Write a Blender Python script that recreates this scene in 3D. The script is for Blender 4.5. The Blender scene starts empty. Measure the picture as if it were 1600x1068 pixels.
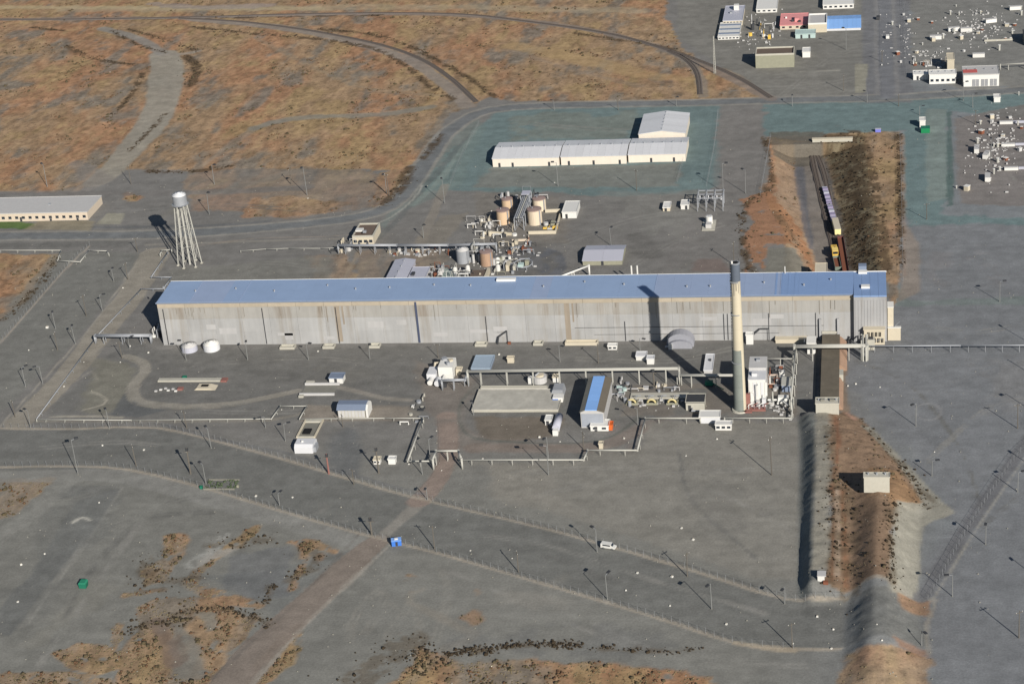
import bpy, math, random
import numpy as np
from mathutils import Vector, Matrix
random.seed(7); rng = np.random.default_rng(11)
SC = bpy.context.scene; COL = SC.collection

# ------------------------------------------------------------------ camera, sky, sun, exposure
CAM = (296.142, -747.216, 357.160); PITCH, ROLL, YAW, FOC = 0.43874330, -0.09026734, -0.19037542, 3145.2024
def _axes():
    cp, sp, cr, sr, cy, sy = math.cos(PITCH), math.sin(PITCH), math.cos(ROLL), math.sin(ROLL), math.cos(YAW), math.sin(YAW)
    f = np.array([sy*cp, cy*cp, -sp]); rt = np.array([cy, -sy, 0.0]); up = np.cross(rt, f)
    return cr*rt + sr*up, -sr*rt + cr*up, f
RT, UP, FW = _axes()
cd = bpy.data.cameras.new('camera'); cam = bpy.data.objects.new('camera', cd); COL.objects.link(cam); SC.camera = cam
cd.sensor_width = 36; cd.lens = FOC/1600*36; cd.clip_start = 1; cd.clip_end = 60000
M = Matrix.Identity(4)
for i in range(3):
    M[i][0], M[i][1], M[i][2], M[i][3] = RT[i], UP[i], -FW[i], CAM[i]
cam.matrix_world = M
SUN_EL, SUN_AZ = math.radians(26.4), math.radians(-58.5)      # elevation; azimuth of the sun from +X
sv = Vector((math.cos(SUN_EL)*math.cos(SUN_AZ), math.cos(SUN_EL)*math.sin(SUN_AZ), math.sin(SUN_EL)))
sd = bpy.data.lights.new('sun', 'SUN'); sun = bpy.data.objects.new('sun', sd); COL.objects.link(sun)
sd.energy = 4.9; sd.angle = math.radians(0.5); sd.color = (1.0, 0.93, 0.83)
sun.rotation_euler = sv.to_track_quat('Z', 'Y').to_euler()
W = bpy.data.worlds.new('World'); SC.world = W; W.use_nodes = True
nt = W.node_tree; bg = nt.nodes['Background']; sky = nt.nodes.new('ShaderNodeTexSky')
sky.sky_type = 'NISHITA'; sky.sun_disc = False; sky.sun_elevation = SUN_EL
sky.sun_rotation = math.pi/2 - SUN_AZ; sky.altitude = 400; sky.dust_density = 0.6
nt.links.new(sky.outputs[0], bg.inputs[0]); bg.inputs[1].default_value = 0.05
SC.view_settings.view_transform = 'Standard'; SC.view_settings.look = 'None'
SC.view_settings.exposure = 0.31; SC.view_settings.gamma = 1.0; SC.view_settings.use_curve_mapping = False
SC.cycles.max_bounces = 4; SC.cycles.diffuse_bounces = 2; SC.cycles.glossy_bounces = 2

# ------------------------------------------------------------------ surveying: photo point -> place on the ground
def proj(x, y, z):
    d = np.array([x, y, z]) - CAM; q = d @ FW
    return 800 + FOC*(d @ RT)/q, 534 - FOC*(d @ UP)/q
def g(px, py, z=0.0):
    d = FW*FOC + RT*(px-800) + UP*(534-py); t = (z-CAM[2])/d[2]
    return CAM[0]+d[0]*t, CAM[1]+d[1]*t
def solve(fn, target, lo, hi):          # monotone decreasing fn (row) in its argument
    for _ in range(40):
        m = (lo+hi)/2
        if fn(m) > target: lo = m
        else: hi = m
    return (lo+hi)/2
def smooth(t): t = np.clip(t, 0, 1); return t*t*(3-2*t)

# value noise on numpy arrays (metres in, about -1..1 out)
_NT = rng.random((8, 256, 256))*2-1
def vnoise(X, Y, s, k=0):
    u = X/s + 91.7*k + 5000; v = Y/s + 37.3*k + 5000
    iu = np.floor(u).astype(int); iv = np.floor(v).astype(int); fu = smooth(u-iu); fv = smooth(v-iv)
    T = _NT[k % 8]; a = T[iu & 255, iv & 255]; b = T[(iu+1) & 255, iv & 255]; c = T[iu & 255, (iv+1) & 255]; d = T[(iu+1) & 255, (iv+1) & 255]
    return (a*(1-fu)+b*fu)*(1-fv)+(c*(1-fu)+d*fu)*fv
def fbm(X, Y, s, k=0, o=4):
    r = 0; a = 1; t = 0
    for i in range(o): r = r + a*vnoise(X, Y, s, k+i); t += a; a *= .55; s *= .47
    return r/t

# ------------------------------------------------------------------ terrain height
def table(rows, z=0.0):                 # rows: (py, [(px, height), ...]) -> world tables
    Yw = []; Xs = []; Hs = []
    for py, pts in rows:
        Yw.append(g(pts[len(pts)//2][0], py)[1]); Xs.append([g(p, py, hh if hh < 0 else 0)[0] for p, hh in pts]); Hs.append([hh for p, hh in pts])
    o = np.argsort(Yw); return np.array(Yw)[o], np.array(Xs)[o], np.array(Hs)[o]
MOUND = table([
 (652, [(1246,0),(1262,2.5),(1285,3.0),(1308,2.2),(1316,1.0),(1326,.4),(1336,0)]),
 (690, [(1250,0),(1274,3.8),(1300,3.9),(1330,3.6),(1345,2.8),(1360,1.5),(1382,0)]),
 (745, [(1250,0),(1276,4.6),(1296,4.4),(1330,3.6),(1375,3.8),(1398,2.8),(1424,0)]),
 (790, [(1250,0),(1272,4.0),(1296,4.0),(1330,3.4),(1372,6.2),(1390,5.6),(1440,0)]),
 (830, [(1250,0),(1270,4.0),(1296,4.0),(1332,3.0),(1370,7.0),(1386,6.6),(1434,0)]),
 (925, [(1250,0),(1267,4.2),(1292,3.6),(1328,2.2),(1368,7.0),(1386,6.6),(1434,0)]),
 (948, [(1256,0),(1270,0.3),(1292,0.3),(1322,.3),(1366,5.6),(1384,5.4),(1436,0)]),
 (1012,[(1256,0),(1268,0),(1292,0),(1316,.2),(1362,4.6),(1382,4.4),(1440,0)]),
 (1070,[(1256,0),(1268,0),(1292,0),(1316,0),(1352,2.4),(1384,2.4),(1440,0)]),
 (1110,[(1256,0),(1268,0),(1292,0),(1316,0),(1352,0),(1384,0),(1440,0)])])
CUTZ = -6.0
CUT = table([
 (428, [(1236,0),(1288,CUTZ),(1326,CUTZ),(1376,0)]),
 (380, [(1232,0),(1276,CUTZ),(1320,CUTZ),(1368,0)]),
 (300, [(1212,0),(1256,CUTZ),(1300,CUTZ),(1356,0)]),
 (226, [(1200,0),(1240,CUTZ),(1278,CUTZ),(1350,0)])])
TRY0, TRY1 = g(1295, 640)[1], -3.0
TRX0, TRX1 = g(1280, 580)[0], g(1312, 580)[0]
PORTAL_Y = g(1300, 222)[1]
def tabh(T, X, Y, fade0, fade1):
    Yw, Xs, Hs = T; out = np.zeros_like(X); m = (Y > Yw[0]-fade0) & (Y < Yw[-1]+fade1)
    if not m.any(): return out
    x = X[m]; y = np.clip(Y[m], Yw[0], Yw[-1]); i = np.clip(np.searchsorted(Yw, y)-1, 0, len(Yw)-2)
    t = (y-Yw[i])/(Yw[i+1]-Yw[i]); r = np.zeros_like(x)
    PX = Xs[i]*(1-t)[:, None] + Xs[i+1]*t[:, None]; PH = Hs[i]*(1-t)[:, None] + Hs[i+1]*t[:, None]
    for k in range(PX.shape[1]-1):
        q = (x >= PX[:, k]) & (x < PX[:, k+1]); s = (x[q]-PX[q, k])/(PX[q, k+1]-PX[q, k]+1e-9)
        s = s*.6 + smooth(s)*.4; r[q] = PH[q, k]*(1-s) + PH[q, k+1]*s
    fa = np.ones_like(x)
    if fade0 > 0: fa = np.clip(1-(Yw[0]-Y[m])/fade0, 0, 1)*fa
    if fade1 > 0: fa = np.clip(1-(Y[m]-Yw[-1])/fade1, 0, 1)*fa
    out[m] = r*fa; return out
def height(X, Y):
    X = np.asarray(X, float); Y = np.asarray(Y, float); sh = X.shape; X = X.ravel(); Y = Y.ravel()
    h = tabh(MOUND, X, Y, 1, 3)
    h = h*(1 + .05*vnoise(X, Y, 14, 1)) + np.where(h > .3, 1, 0)*.10*vnoise(X, Y, 3, 2)
    c = tabh(CUT, X, Y, 0, 0); c = np.where((Y > 16) & (Y < PORTAL_Y+.5), c, 0)
    c2 = np.where((Y > 1) & (Y <= 16), tabh(CUT, X, np.full_like(Y, CUT[0][0]+.01), 0, 0), 0)
    h = h + (c+c2)*(1+.05*vnoise(X, Y, 7, 3))
    bank = smooth((np.abs(h)-.5)/1.5)*smooth((5.6-np.abs(h))/1.2); h = h - bank*.26*np.abs(vnoise(X*.6, Y, 2.6, 6))*np.where(Y < TRY0, 1, np.where(Y > 22, 1, 0)) + bank*.15*vnoise(X, Y, 1.6, 7)*np.where((Y < TRY0) | (Y > 22), 1, 0)
    far = np.clip((Y-450)/900, 0, 1); h = h + far*far*6*(1+vnoise(X, Y, 400, 4))
    fl = np.hypot(X-150, Y-150) < 2500; h = h + np.where(fl, .12*fbm(X, Y, 26, 5, 3), 0)*np.where((Y > -30) & (Y < 40), .3, 1)
    return h.reshape(sh)
def hz(x, y): return float(height(np.array([x]), np.array([y]))[0])
def gz(px, py):                          # photo point -> point on the terrain
    z = 0.0
    for _ in range(12):
        x, y = g(px, py, z); z = z*.4 + hz(x, y)*.6
    return x, y, hz(x, y)

# ------------------------------------------------------------------ ground colour: gravel, scrub and sealed yards; one sunlit mound slope painted lighter
def lin(c): c = np.array(c, float)/255; return np.where(c <= .04045, c/12.92, ((c+.055)/1.055)**2.4)
KG = 1.32
def wp(pts): return np.array([g(a, b) for a, b in pts])
def catmull(P, step=2.0):
    P = np.asarray(P, float); out = []
    Q = np.vstack([2*P[0]-P[1], P, 2*P[-1]-P[-2]])
    for i in range(1, len(Q)-2):
        n = max(2, int(np.linalg.norm(Q[i+1][:2]-Q[i][:2])/step)); t = np.linspace(0, 1, n, endpoint=False)[:, None]
        out.append(.5*((2*Q[i]) + (-Q[i-1]+Q[i+1])*t + (2*Q[i-1]-5*Q[i]+4*Q[i+1]-Q[i+2])*t*t + (-Q[i-1]+3*Q[i]-3*Q[i+1]+Q[i+2])*t**3))
    out.append(Q[-2][None]); return np.vstack(out)
def sdseg(X, Y, P, w=None):              # distance to a polyline (minus half width)
    best = np.full(X.shape, 1e9)
    for i in range(len(P)-1):
        ax, ay = P[i]; bx, by = P[i+1]; dx, dy = bx-ax, by-ay
        t = np.clip(((X-ax)*dx+(Y-ay)*dy)/(dx*dx+dy*dy+1e-9), 0, 1)
        d = np.hypot(X-ax-t*dx, Y-ay-t*dy)
        if w is not None: d = d - (w[i]*(1-t)+w[i+1]*t)/2
        best = np.minimum(best, d)
    return best
def sdpoly(X, Y, P):
    d = sdseg(X, Y, np.vstack([P, P[:1]])); ins = np.zeros(X.shape, bool); n = len(P); j = n-1
    for i in range(n):
        xi, yi = P[i]; xj, yj = P[j]
        c = ((yi > Y) != (yj > Y)) & (X < (xj-xi)*(Y-yi)/(yj-yi+1e-12)+xi); ins ^= c; j = i
    return np.where(ins, -d, d)
OPS = []
def poly(pts, col, soft=2.0, warp=1.5, k=1.0, scrub=None, mott=None, ms=9):
    OPS.append(('p', wp(pts), None, col, soft, warp, k, scrub, mott, ms))
def stroke(pts, w, col, soft=1.0, warp=.6, k=1.0, scrub=None, mott=None, ms=9):
    P = wp(pts)
    if len(P) > 2: P = catmull(P, 12)
    ws = np.full(len(P), w) if np.isscalar(w) else np.interp(np.linspace(0, 1, len(P)), np.linspace(0, 1, len(w)), w)
    OPS.append(('s', P, ws, col, soft, warp, k, scrub, mott, ms))
def paint(X, Y):
    sh = X.shape; X = X.ravel(); Y = Y.ravel(); n1 = fbm(X, Y, 60, 0, 4); n2 = fbm(X, Y, 11, 2, 4); n3 = fbm(X, Y, 2.6, 4, 3)
    C = np.zeros((X.size, 3)); S = np.zeros(X.size)
    a = smooth((X-255)/90)[:, None]; b = smooth((-60-Y)/80)[:, None]*(1-a)
    C[:] = lin((102, 101, 99)); C = C*(1-b)+lin((107, 107, 103))*b; C = C*(1-a)+lin((104, 108, 111))*a
    far = smooth((Y-560)/160)[:, None]; C = C*(1-far)+lin((132, 122, 104))*far
    for kind, P, ws, col, soft, warp, k, scrub, mott, ms in OPS:
        pad = soft+warp*2+2+(ws.max() if ws is not None else 0)
        m = np.where((X > P[:, 0].min()-pad) & (X < P[:, 0].max()+pad) & (Y > P[:, 1].min()-pad) & (Y < P[:, 1].max()+pad))[0]
        if len(m) == 0: continue
        x = X[m]; y = Y[m]; d = sdpoly(x, y, P) if kind == 'p' else sdseg(x, y, P, ws)
        w = smooth(.5-(d+warp*(n2[m]*1.3+n3[m]*.5))/soft)*k
        if mott is not None: w = w*smooth((fbm(x, y, ms, 3, 4)-mott)*5+.5)
        if scrub == 'wild':
            nn = fbm(x, y*.5, 34, 6, 5)[:, None]; mm = fbm(x, y*.45, 13, 1, 5)[:, None]; ff = fbm(x, y*.45, 2.6, 5, 3)[:, None]
            c = lin((130, 110, 88))*(1+0*nn)
            t = smooth(nn*2.2+.3)*.8; c = c*(1-t)+lin((136, 104, 80))*t
            t = smooth(mm*2.4-.15)*.8; c = c*(1-t)+lin((103, 99, 92))*t
            t = smooth(-mm*2.4-.1)*.85; c = c*(1-t)+lin((134, 115, 86))*t
            c = c*(1+.42*ff+.16*vnoise(x, y, 1.3, 7)[:, None])
        else: c = lin(col)*(1+.06*n3[m][:, None])
        C[m] = C[m]*(1-w[:, None]) + c*w[:, None]
        S[m] = S[m]*(1-w) + (1.0 if scrub == 'wild' else (scrub or 0.0))*w
    C = C*(1+.06*n1+.10*n2+.10*n3)[:, None]
    return np.clip(C*KG, .004, .9).reshape(sh+(3,)), S.reshape(sh)
# ------------------------------------------------------------------ ground cover, listed back to front
TEAL = (90,107,108); TEALL = (108,118,115); DRK = (94,95,93); BEI = (121,117,109); ROADC = (104,105,104); LTG = (130,127,119)
# dry scrub
poly([(-500,-90),(1050,-60),(1040,25),(1062,70),(1100,100),(1150,115),(1205,152),(1000,160),(790,158),(765,150),(742,165),(705,175),(690,200),(660,245),(630,265),(420,262),(300,268),(180,262),(120,300),(-500,305)], 0, 2.5, 3, 1, 'wild')
poly([(-500,-200),(2200,-260),(1700,-60),(1055,-45),(-500,-60)], 0, 6, 5, .9, 'wild')
poly([(-60,395),(92,397),(88,412),(60,440),(28,480),(-60,540)], 0, 1.5, 2.2, 1, 'wild'); poly([(-80,745),(20,744),(80,746),(60,770),(30,800),(-80,835)], 0, 1.5, 3, 1, 'wild')
for pts, k in [([(200,300),(232,305),(215,313),(190,312)],.9), ([(300,262),(560,262),(600,280),(590,322),(460,342),(380,330),(300,330),(290,290)],.45), ([(395,310),(470,305),(545,318),(510,335),(380,340)],.8),
  ([(600,270),(640,262),(628,300),(600,322),(575,325),(590,295)],.8),([(480,400),(540,395),(560,440),(500,445)],.6),([(560,392),(700,385),(690,440),(560,440)],.35)]: poly(pts, 0, 2, 3, k, 'wild')
# dark and light yard gravel
poly([(-60,668),(250,668),(420,712),(640,775),(900,838),(1230,936),(1322,940),(1440,938),(1450,1010),(1320,1014),(1240,1012),(1150,1003),(950,941),(560,832),(330,765),(200,733),(-60,735)], DRK, 1.5, 1.2, .8)
poly([(-60,735),(200,735),(560,835),(620,850),(600,870),(300,1140),(-60,1140)], (106,106,102), 4, 4, .5)
poly([(420,890),(530,860),(590,850),(480,950),(440,985),(400,930),(380,915),(300,900)], (97,99,98), 2, 2, .6)
poly([(700,720),(770,725),(770,780),(900,812),(1180,900),(1250,905),(1248,660),(1010,655),(1000,705),(920,705),(915,720),(735,722)], (115,113,107), 3, 2, .7)
poly([(770,730),(840,728),(900,800),(800,780),(760,762)], (124,121,114), 6, 4, .4)
poly([(250,545),(1270,535),(1270,650),(1000,655),(640,655),(60,655),(200,530)], (93,93,91), 2, 2, .7)
poly([(180,565),(215,575),(205,630),(160,650),(120,640),(140,600),(150,560)], (112,110,98), 4, 3, .5)
poly([(205,600),(172,648),(215,652),(260,640),(225,632),(205,618)], (84,86,87), 1, .6, .9)
poly([(540,668),(560,670),(560,740),(520,740),(510,700)], (90,92,93), 5, 3, .8); poly([(740,650),(880,648),(870,682),(770,688),(745,670)], (96,88,78), 3, 2, .75)
poly([(645,560),(745,590),(722,660),(750,685),(900,690),(880,700),(740,705),(700,690),(665,640)], (112,104,97), 3, 2, .5)
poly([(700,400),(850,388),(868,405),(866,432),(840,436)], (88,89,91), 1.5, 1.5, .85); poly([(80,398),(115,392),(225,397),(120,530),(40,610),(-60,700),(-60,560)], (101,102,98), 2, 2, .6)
poly([(265,420),(520,398),(520,438),(265,440)], (103,103,98), 2, 3, .6)
poly([(1420,350),(1620,345),(1620,1100),(1460,1100),(1440,900),(1490,800),(1420,700),(1320,600),(1320,540),(1415,470)], (103,105,108), 4, 4, .7)
poly([(1400,430),(1420,470),(1620,462),(1620,475),(1400,478)], (97,106,104), 2, 1.5, .7)
# sealed greenish yards
poly([(775,172),(1000,160),(1125,160),(1120,300),(1000,305),(720,298),(645,300),(700,240),(745,200)], TEAL, 3, 4, .85, None, -.6, 25)
poly([(800,180),(1000,172),(1005,215),(800,220)], (101,107,102), 5, 5, .8, None, -.35, 18); poly([(650,250),(745,180),(760,200),(735,250),(720,290),(630,330),(600,360),(590,350),(630,300)], (98,110,107), 3, 2, .5)
poly([(770,262),(1060,255),(1060,292),(740,292)], (107,107,102), 3, 3, .75)
poly([(1125,175),(1205,168),(1195,300),(1160,340),(1150,420),(1040,420),(1060,300),(1115,295)], (103,101,99), 3, 2, .5)
poly([(1190,158),(1620,140),(1620,185),(1480,175),(1480,335),(1620,340),(1620,352),(1420,352),(1408,330),(1408,205),(1330,212),(1200,212)], TEAL, 3, 4, .9, None, -.6, 25)
poly([(1448,170),(1478,172),(1480,310),(1448,318)], TEALL, 2, 1.5, .85); poly([(1480,175),(1487,175),(1490,322),(1480,322)], (72,88,86), 1, .8, .8)
poly([(1490,185),(1620,160),(1620,325),(1500,318)], (106,101,98), 2, 2, .8); poly([(1420,-60),(1620,-60),(1620,135),(1500,138),(1420,110)], (108,106,100), 3, 3, .6)
poly([(1055,-60),(1350,-60),(1350,150),(1210,150),(1120,100),(1060,60)], (106,105,100), 2, 2, .7)
poly([(1345,-60),(1420,-60),(1425,160),(1350,162)], (97,98,101), 2, 1.5, .8)
# lower left scrub and debris
W_ = lambda pts, k=.95: poly(pts, 0, 1.0, 1.8, k, 'wild', -.55, 6)
WS = lambda pts, w, k=.9: stroke(pts, w, 0, 1.0, 1.8, k, 'wild', -.4, 5)
W_([(256,836),(288,832),(298,842),(280,872),(262,908),(228,914),(224,892),(254,870)]); WS([(402,822),(366,850),(332,872),(298,906),(320,922),(360,936),(402,946)], 4.5); WS([(455,846),(490,850),(522,860)], 4); WS([(486,850),(470,885),(456,918)], 3.5); WS([(196,930),(256,920)], 2.5)
W_([(212,948),(240,936),(304,934),(344,940),(384,962),(412,960),(362,1016),(344,1044),(310,1110),(184,1110),(184,1032),(194,1012),(218,988),(212,960)]); W_([(84,1020),(120,1004),(172,1006),(182,970),(194,976),(182,1020),(186,1044),(152,1054),(118,1042)]); W_([(-40,1050),(100,1050),(170,1060),(210,1120),(-40,1120)], .75); WS([(466,978),(440,1010),(398,1068),(380,1100)], 6)
poly([(262,968),(286,972),(320,1010),(316,1060),(280,1062),(262,1010)], (108,106,100), 2, 2, .8); stroke([(244,972),(262,1000),(272,1034)], 6, (98,86,78), 1.5, 1, .7); stroke([(266,972),(284,1004),(292,1030)], 2, (94,84,76), 1, 1, .6); poly([(308,958),(336,958),(350,980),(322,990)], (112,112,106), 1.5, 2, .7)
stroke([(350,836),(336,858),(300,882)], 6, (136,136,132), 1.5, 2, .75, .2, -.1, 4); poly([(360,870),(455,850),(450,930),(400,936),(350,915)], (93,95,97), 2, 2, .6)
poly([(118,785),(160,768),(192,762),(140,842),(62,930),(16,990),(-40,990),(46,900)], (90,92,92), 1.2, 1, .65); poly([(95,760),(185,757),(182,770),(90,778)], (94,95,94), 1, 1, .5); stroke([(190,762),(132,850),(40,976)], 1.0, (128,127,122), .7, .6, .6); stroke([(182,768),(122,856),(30,980)], .6, (126,125,120), .7, .6, .5)
stroke([(-40,748),(100,742),(200,746),(330,779),(450,815),(560,848)], 9, (118,118,115), 1.5, 1, .6); stroke([(110,746),(80,775),(40,812),(-30,845)], 8, (118,118,114), 1.5, 1, .6); poly([(150,905),(200,912),(160,940),(60,1010),(30,1010)], (112,111,105), 4, 4, .6)
poly([(655,1010),(700,1035),(800,1028),(900,1035),(1060,1045),(1110,1060),(1130,1140),(560,1140),(600,1068),(640,1050)], 0, 2, 3, 1, 'wild', -.45, 14)
poly([(440,985),(480,985),(455,1035),(400,1075),(370,1110)], 0, 1.5, 2, .9, 'wild', -.3, 8)
for a, b, r in [(742,965,22),(745,925,14),(640,902,14),(645,925,8),(480,855,10),(500,870,12),(1000,35,10)]: poly([(a-r,b),(a,b-r*.6),(a+r,b),(a,b+r*.6)], (124,101,80), 2, 2, .75, .8, -.2, 6)
poly([(330,845),(375,835),(370,860),(320,885),(300,885),(320,865)], (134,132,127), 2, 3, .8, .2, 0, 7)
for pts in [[(440,1000),(490,900),(540,880)], [(540,985),(580,930),(600,925),(595,950)], [(570,990),(605,940),(618,952)], [(600,1000),(650,930),(660,920)], [(545,1000),(560,950)], [(680,1000),(700,930),(690,890)],[(700,1020),(780,970),(860,960)],[(470,1000),(520,930),(570,890)],[(640,1040),(655,980),(640,930)]]:
    for o in (-4,4): stroke([(a+o, b+o*.3) for a, b in pts], .5, (122,120,114), .9, .9, .42)
stroke([(640,1068),(700,1010),(740,990),(640,940),(660,920)], 3, (124,118,108), 2, 1, .35)
# tyre tracks worn into the gravel, in pairs
TR = [[(80,1010),(150,880),(250,790),(330,775)],[(-40,880),(60,800),(150,770)],[(60,1040),(180,870),(230,800)],[(100,850),(200,810),(330,800)],[(780,790),(900,760),(1050,740),(1230,730)],[(800,740),(950,730),(1100,760),(1240,830)],[(1060,700),(1080,780),(1180,870)],[(860,930),(960,990),(1080,1030),(1260,1040)],[(700,890),(860,960),(980,1010)],
 [(1330,560),(1420,600),(1500,700),(1540,820)],[(1420,500),(1520,520),(1620,500)],[(1450,720),(1540,640),(1620,620)],[(1480,880),(1560,800),(1620,760)],[(300,575),(420,560),(560,565),(640,600)],[(260,640),(400,645),(500,640)],[(480,520),(640,565),(660,640)],[(900,560),(1040,565),(1140,545)],[(950,440),(1050,380),(1130,350)],[(860,310),(960,320),(1100,330)],[(880,380),(1000,340),(1140,320)],
 [(280,430),(400,410),(510,420)],[(200,330),(330,320),(500,330)],[(1140,140),(1260,135),(1350,120)],[(1220,150),(1300,90),(1360,70)],[(1430,30),(1500,60),(1600,55)],[(1500,200),(1560,250),(1600,300)],[(800,190),(900,200),(990,205)],[(300,720),(450,740),(600,790)],[(60,700),(200,690),(330,715)],[(700,830),(850,850),(1000,900),(1200,960)],[(640,800),(800,850),(1000,920)]]
for i, pts in enumerate(TR):
    c = (122,121,117) if i % 3 else (92,92,90)
    for o in (-2.2, 2.2): stroke([(a+o*.6, b+o) for a, b in pts], .7, c, .8, 1.0, .55, None, -.3, 16)
for pts, c in (([(60,800),(140,760),(210,780),(160,850),(60,960),(-20,930)],(96,97,95)),([(760,900),(880,900),(900,960),(780,950)],(122,120,114)),([(430,770),(560,800),(580,830),(450,810)],(112,111,107)),([(1060,760),(1160,740),(1220,800),(1130,850)],(106,105,101)),([(1500,560),(1620,560),(1620,640),(1530,650)],(112,112,112)),([(1440,380),(1540,370),(1560,440),(1450,450)],(110,109,110)),([(400,560),(560,555),(600,590),(430,600)],(101,100,96)),([(700,1000),(900,970),(1050,1005),(900,1030)],(98,99,98)),([(950,300),(1100,300),(1080,380),(960,360)],(112,112,108))): poly(pts, c, 8, 7, .5, None, -.1, 20)
# cutting, weeds and tunnel mound
poly([(1203,215),(1268,222),(1300,208),(1408,205),(1410,430),(1395,480),(1385,440),(1230,440),(1225,360),(1200,320)], 0, 1.5, 2, .95, 'wild')
poly([(1290,215),(1350,212),(1372,330),(1372,432),(1322,432),(1310,330)], (98,92,76), 3, 3, .85, 1)
poly([(1350,212),(1406,212),(1406,330),(1380,360),(1362,300)], 0, 3, 3, .9, 'wild')
poly([(1200,215),(1238,222),(1262,330),(1285,415),(1240,440),(1230,340),(1195,300)], (132,112,94), 2, 3, .75, .7); 
poly([(1160,312),(1200,300),(1235,330),(1262,362),(1285,420),(1240,380),(1200,385),(1190,432),(1166,432),(1172,395),(1158,380),(1178,345)], (134,98,72), 1.0, 2.6, .8, .9, -.3, 7)
poly([(1200,225),(1215,225),(1212,300),(1200,310)], (136,102,78), 1.5, 2, .6, .7)
poly([(1200,388),(1245,385),(1262,425),(1196,428)], (104,103,96), 1.5, 1.5, .9, .1)
poly([(1238,222),(1282,222),(1308,300),(1325,432),(1282,432),(1262,340)], (103,99,95), 1, 1, .95)
poly([(1238,238),(1254,238),(1266,330),(1272,372),(1262,372),(1252,330)], (80,82,88), 1.2, .8, .8); poly([(1282,232),(1290,230),(1345,432),(1320,432),(1300,330)], (86,84,82), 2, 1.5, .8)
poly([(1412,345),(1435,380),(1440,455),(1405,470)], (122,112,102), 2, 1, .7); stroke([(1413,430),(1412,350),(1410,210)], 2, (126,112,102), 1, .8, .6)
poly([(1250,655),(1275,655),(1268,935),(1248,935)], (98,101,99), 1.5, 1, .9); poly([(1276,655),(1300,655),(1296,900),(1268,905)], (122,119,110), 1.5, 1, .9)
poly([(1300,650),(1318,640),(1345,655),(1400,720),(1455,782),(1400,800),(1395,935),(1388,925),(1320,930),(1285,925),(1300,900),(1298,700)], (116,97,80), 1.5, 2, .95, .95)
poly([(1355,745),(1400,745),(1450,790),(1396,812)], (130,104,78), 2, 2, .7, .9)
poly([(1345,665),(1362,668),(1478,790),(1490,800),(1440,822),(1436,935),(1390,945),(1393,860),(1402,800),(1445,785),(1400,722)], (128,126,117), 1.2, .8, .95)  # sun-facing mound slope, its sunlit lightness put into the colour
poly([(1320,940),(1345,935),(1345,1010),(1316,1010)], (102,104,104), 1.5, 1, .6)
stroke([(1306,660),(1310,720),(1300,780),(1302,850),(1300,920)], 1.2, (108,76,58), .8, .8, .7, .6); stroke([(1316,780),(1320,850),(1322,925)], 1.5, (112,80,60), .8, .9, .7, .8)
stroke([(1308,780),(1310,850),(1308,910)], 1.4, (146,132,118), .8, .5, .7)
poly([(1400,940),(1462,936),(1452,960),(1410,962)], (130,104,82), 1.5, 2, .8, .6); poly([(1395,1005),(1450,1015),(1450,1025),(1396,1020)], (125,100,84), 1.5, 2, .8, .5)
poly([(1320,1020),(1395,1018),(1450,1030),(1470,1140),(1300,1140)], 0, 2, 3, .8, 'wild')
stroke([(1312,602),(1318,640),(1335,655)], 1.6, (148,118,104), .8, .4, .9); poly([(1308,545),(1320,550),(1318,588),(1308,588)], (132,114,96), 1, 1, .9)
poly([(1204,206),(1286,206),(1286,238),(1238,244),(1206,240)], (88,84,76), 1, 1.5, .8, .5)
LR = [(-60,369),(110,368),(250,366),(400,357),(500,347),(565,338),(610,322),(643,288),(668,250),(692,215),(722,190),(765,172),(850,165),(1000,162),(1100,160),(1250,156),(1400,152),(1640,138)]
stroke(LR, 12.5, (122,120,115), 1.2, 1, .8); stroke([(1380,-70),(1383,20),(1384,90),(1388,150)], 13, (112,112,112), 1.5, 1, .7); stroke([(590,372),(625,340),(655,300),(690,262),(730,215)], 4, (84,88,88), 1, .8, .55)
poly([(1283,548),(1311,548),(1322,552),(1320,600),(1330,645),(1283,640)], (112,100,88), 1, .6, .9)
# roads and tracks
ROADS = []
def road(name, label, pts, w, col, soft=1.0, sheet=True, k=.95, warp=.5):
    stroke(pts, w, col, soft, warp, k); ROADS.append((name, label, pts, w)) if sheet else None
stroke([(150,285),(190,250),(245,180),(262,110),(255,85)], [14,18,20,22,18], (126,122,113), 2, 1.4, .95)
stroke([(255,85),(215,60),(160,45)], 8, (118,115,110), 1.5, 1, .9); stroke([(255,86),(290,84),(310,80)], 5, (124,118,110), 1.5, 1, .7)
stroke([(120,255),(150,285),(100,305)], [8,16,14], (112,108,104), 4, 3, .6)
stroke([(400,200),(460,185),(600,178),(672,168)], 7, (114,113,106), 3, 2, .75); stroke([(300,270),(400,200),(440,190)], 5, (112,110,103), 3, 2, .5); stroke([(400,60),(500,110),(580,140),(700,150)], 4, (118,110,96), 3, 3, .4)
stroke([(800,72),(900,90),(1000,115),(1085,125)], [12,16,16,8], (146,125,92), 4, 3, .55); stroke([(790,78),(900,110),(1000,135)], 4, (122,110,98), 2, 2, .4)
road('road', 'long grey asphalt road running behind the water tower and curving up past the scrubland', [(-60,369),(110,368),(250,366),(400,357),(500,347),(565,338),(610,322),(643,288),(668,250),(692,215),(722,190),(765,172),(850,165),(1000,162),(1100,160),(1250,156),(1400,152),(1640,138)], [8.5]*6+[8]*6, (95,98,100), 1.0)
road('road', 'short grey side road coming down from the upper yard on the right', [(1380,-70),(1383,20),(1384,90),(1388,150)], 8, (98,100,104), 1.2)
stroke([(-60,356),(150,355),(340,352),(420,345)], 3, (88,90,92), 1, .6, .7); stroke([(-60,384),(112,382),(200,380)], 7, (92,92,90), 1.5, .8, .7)
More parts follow.
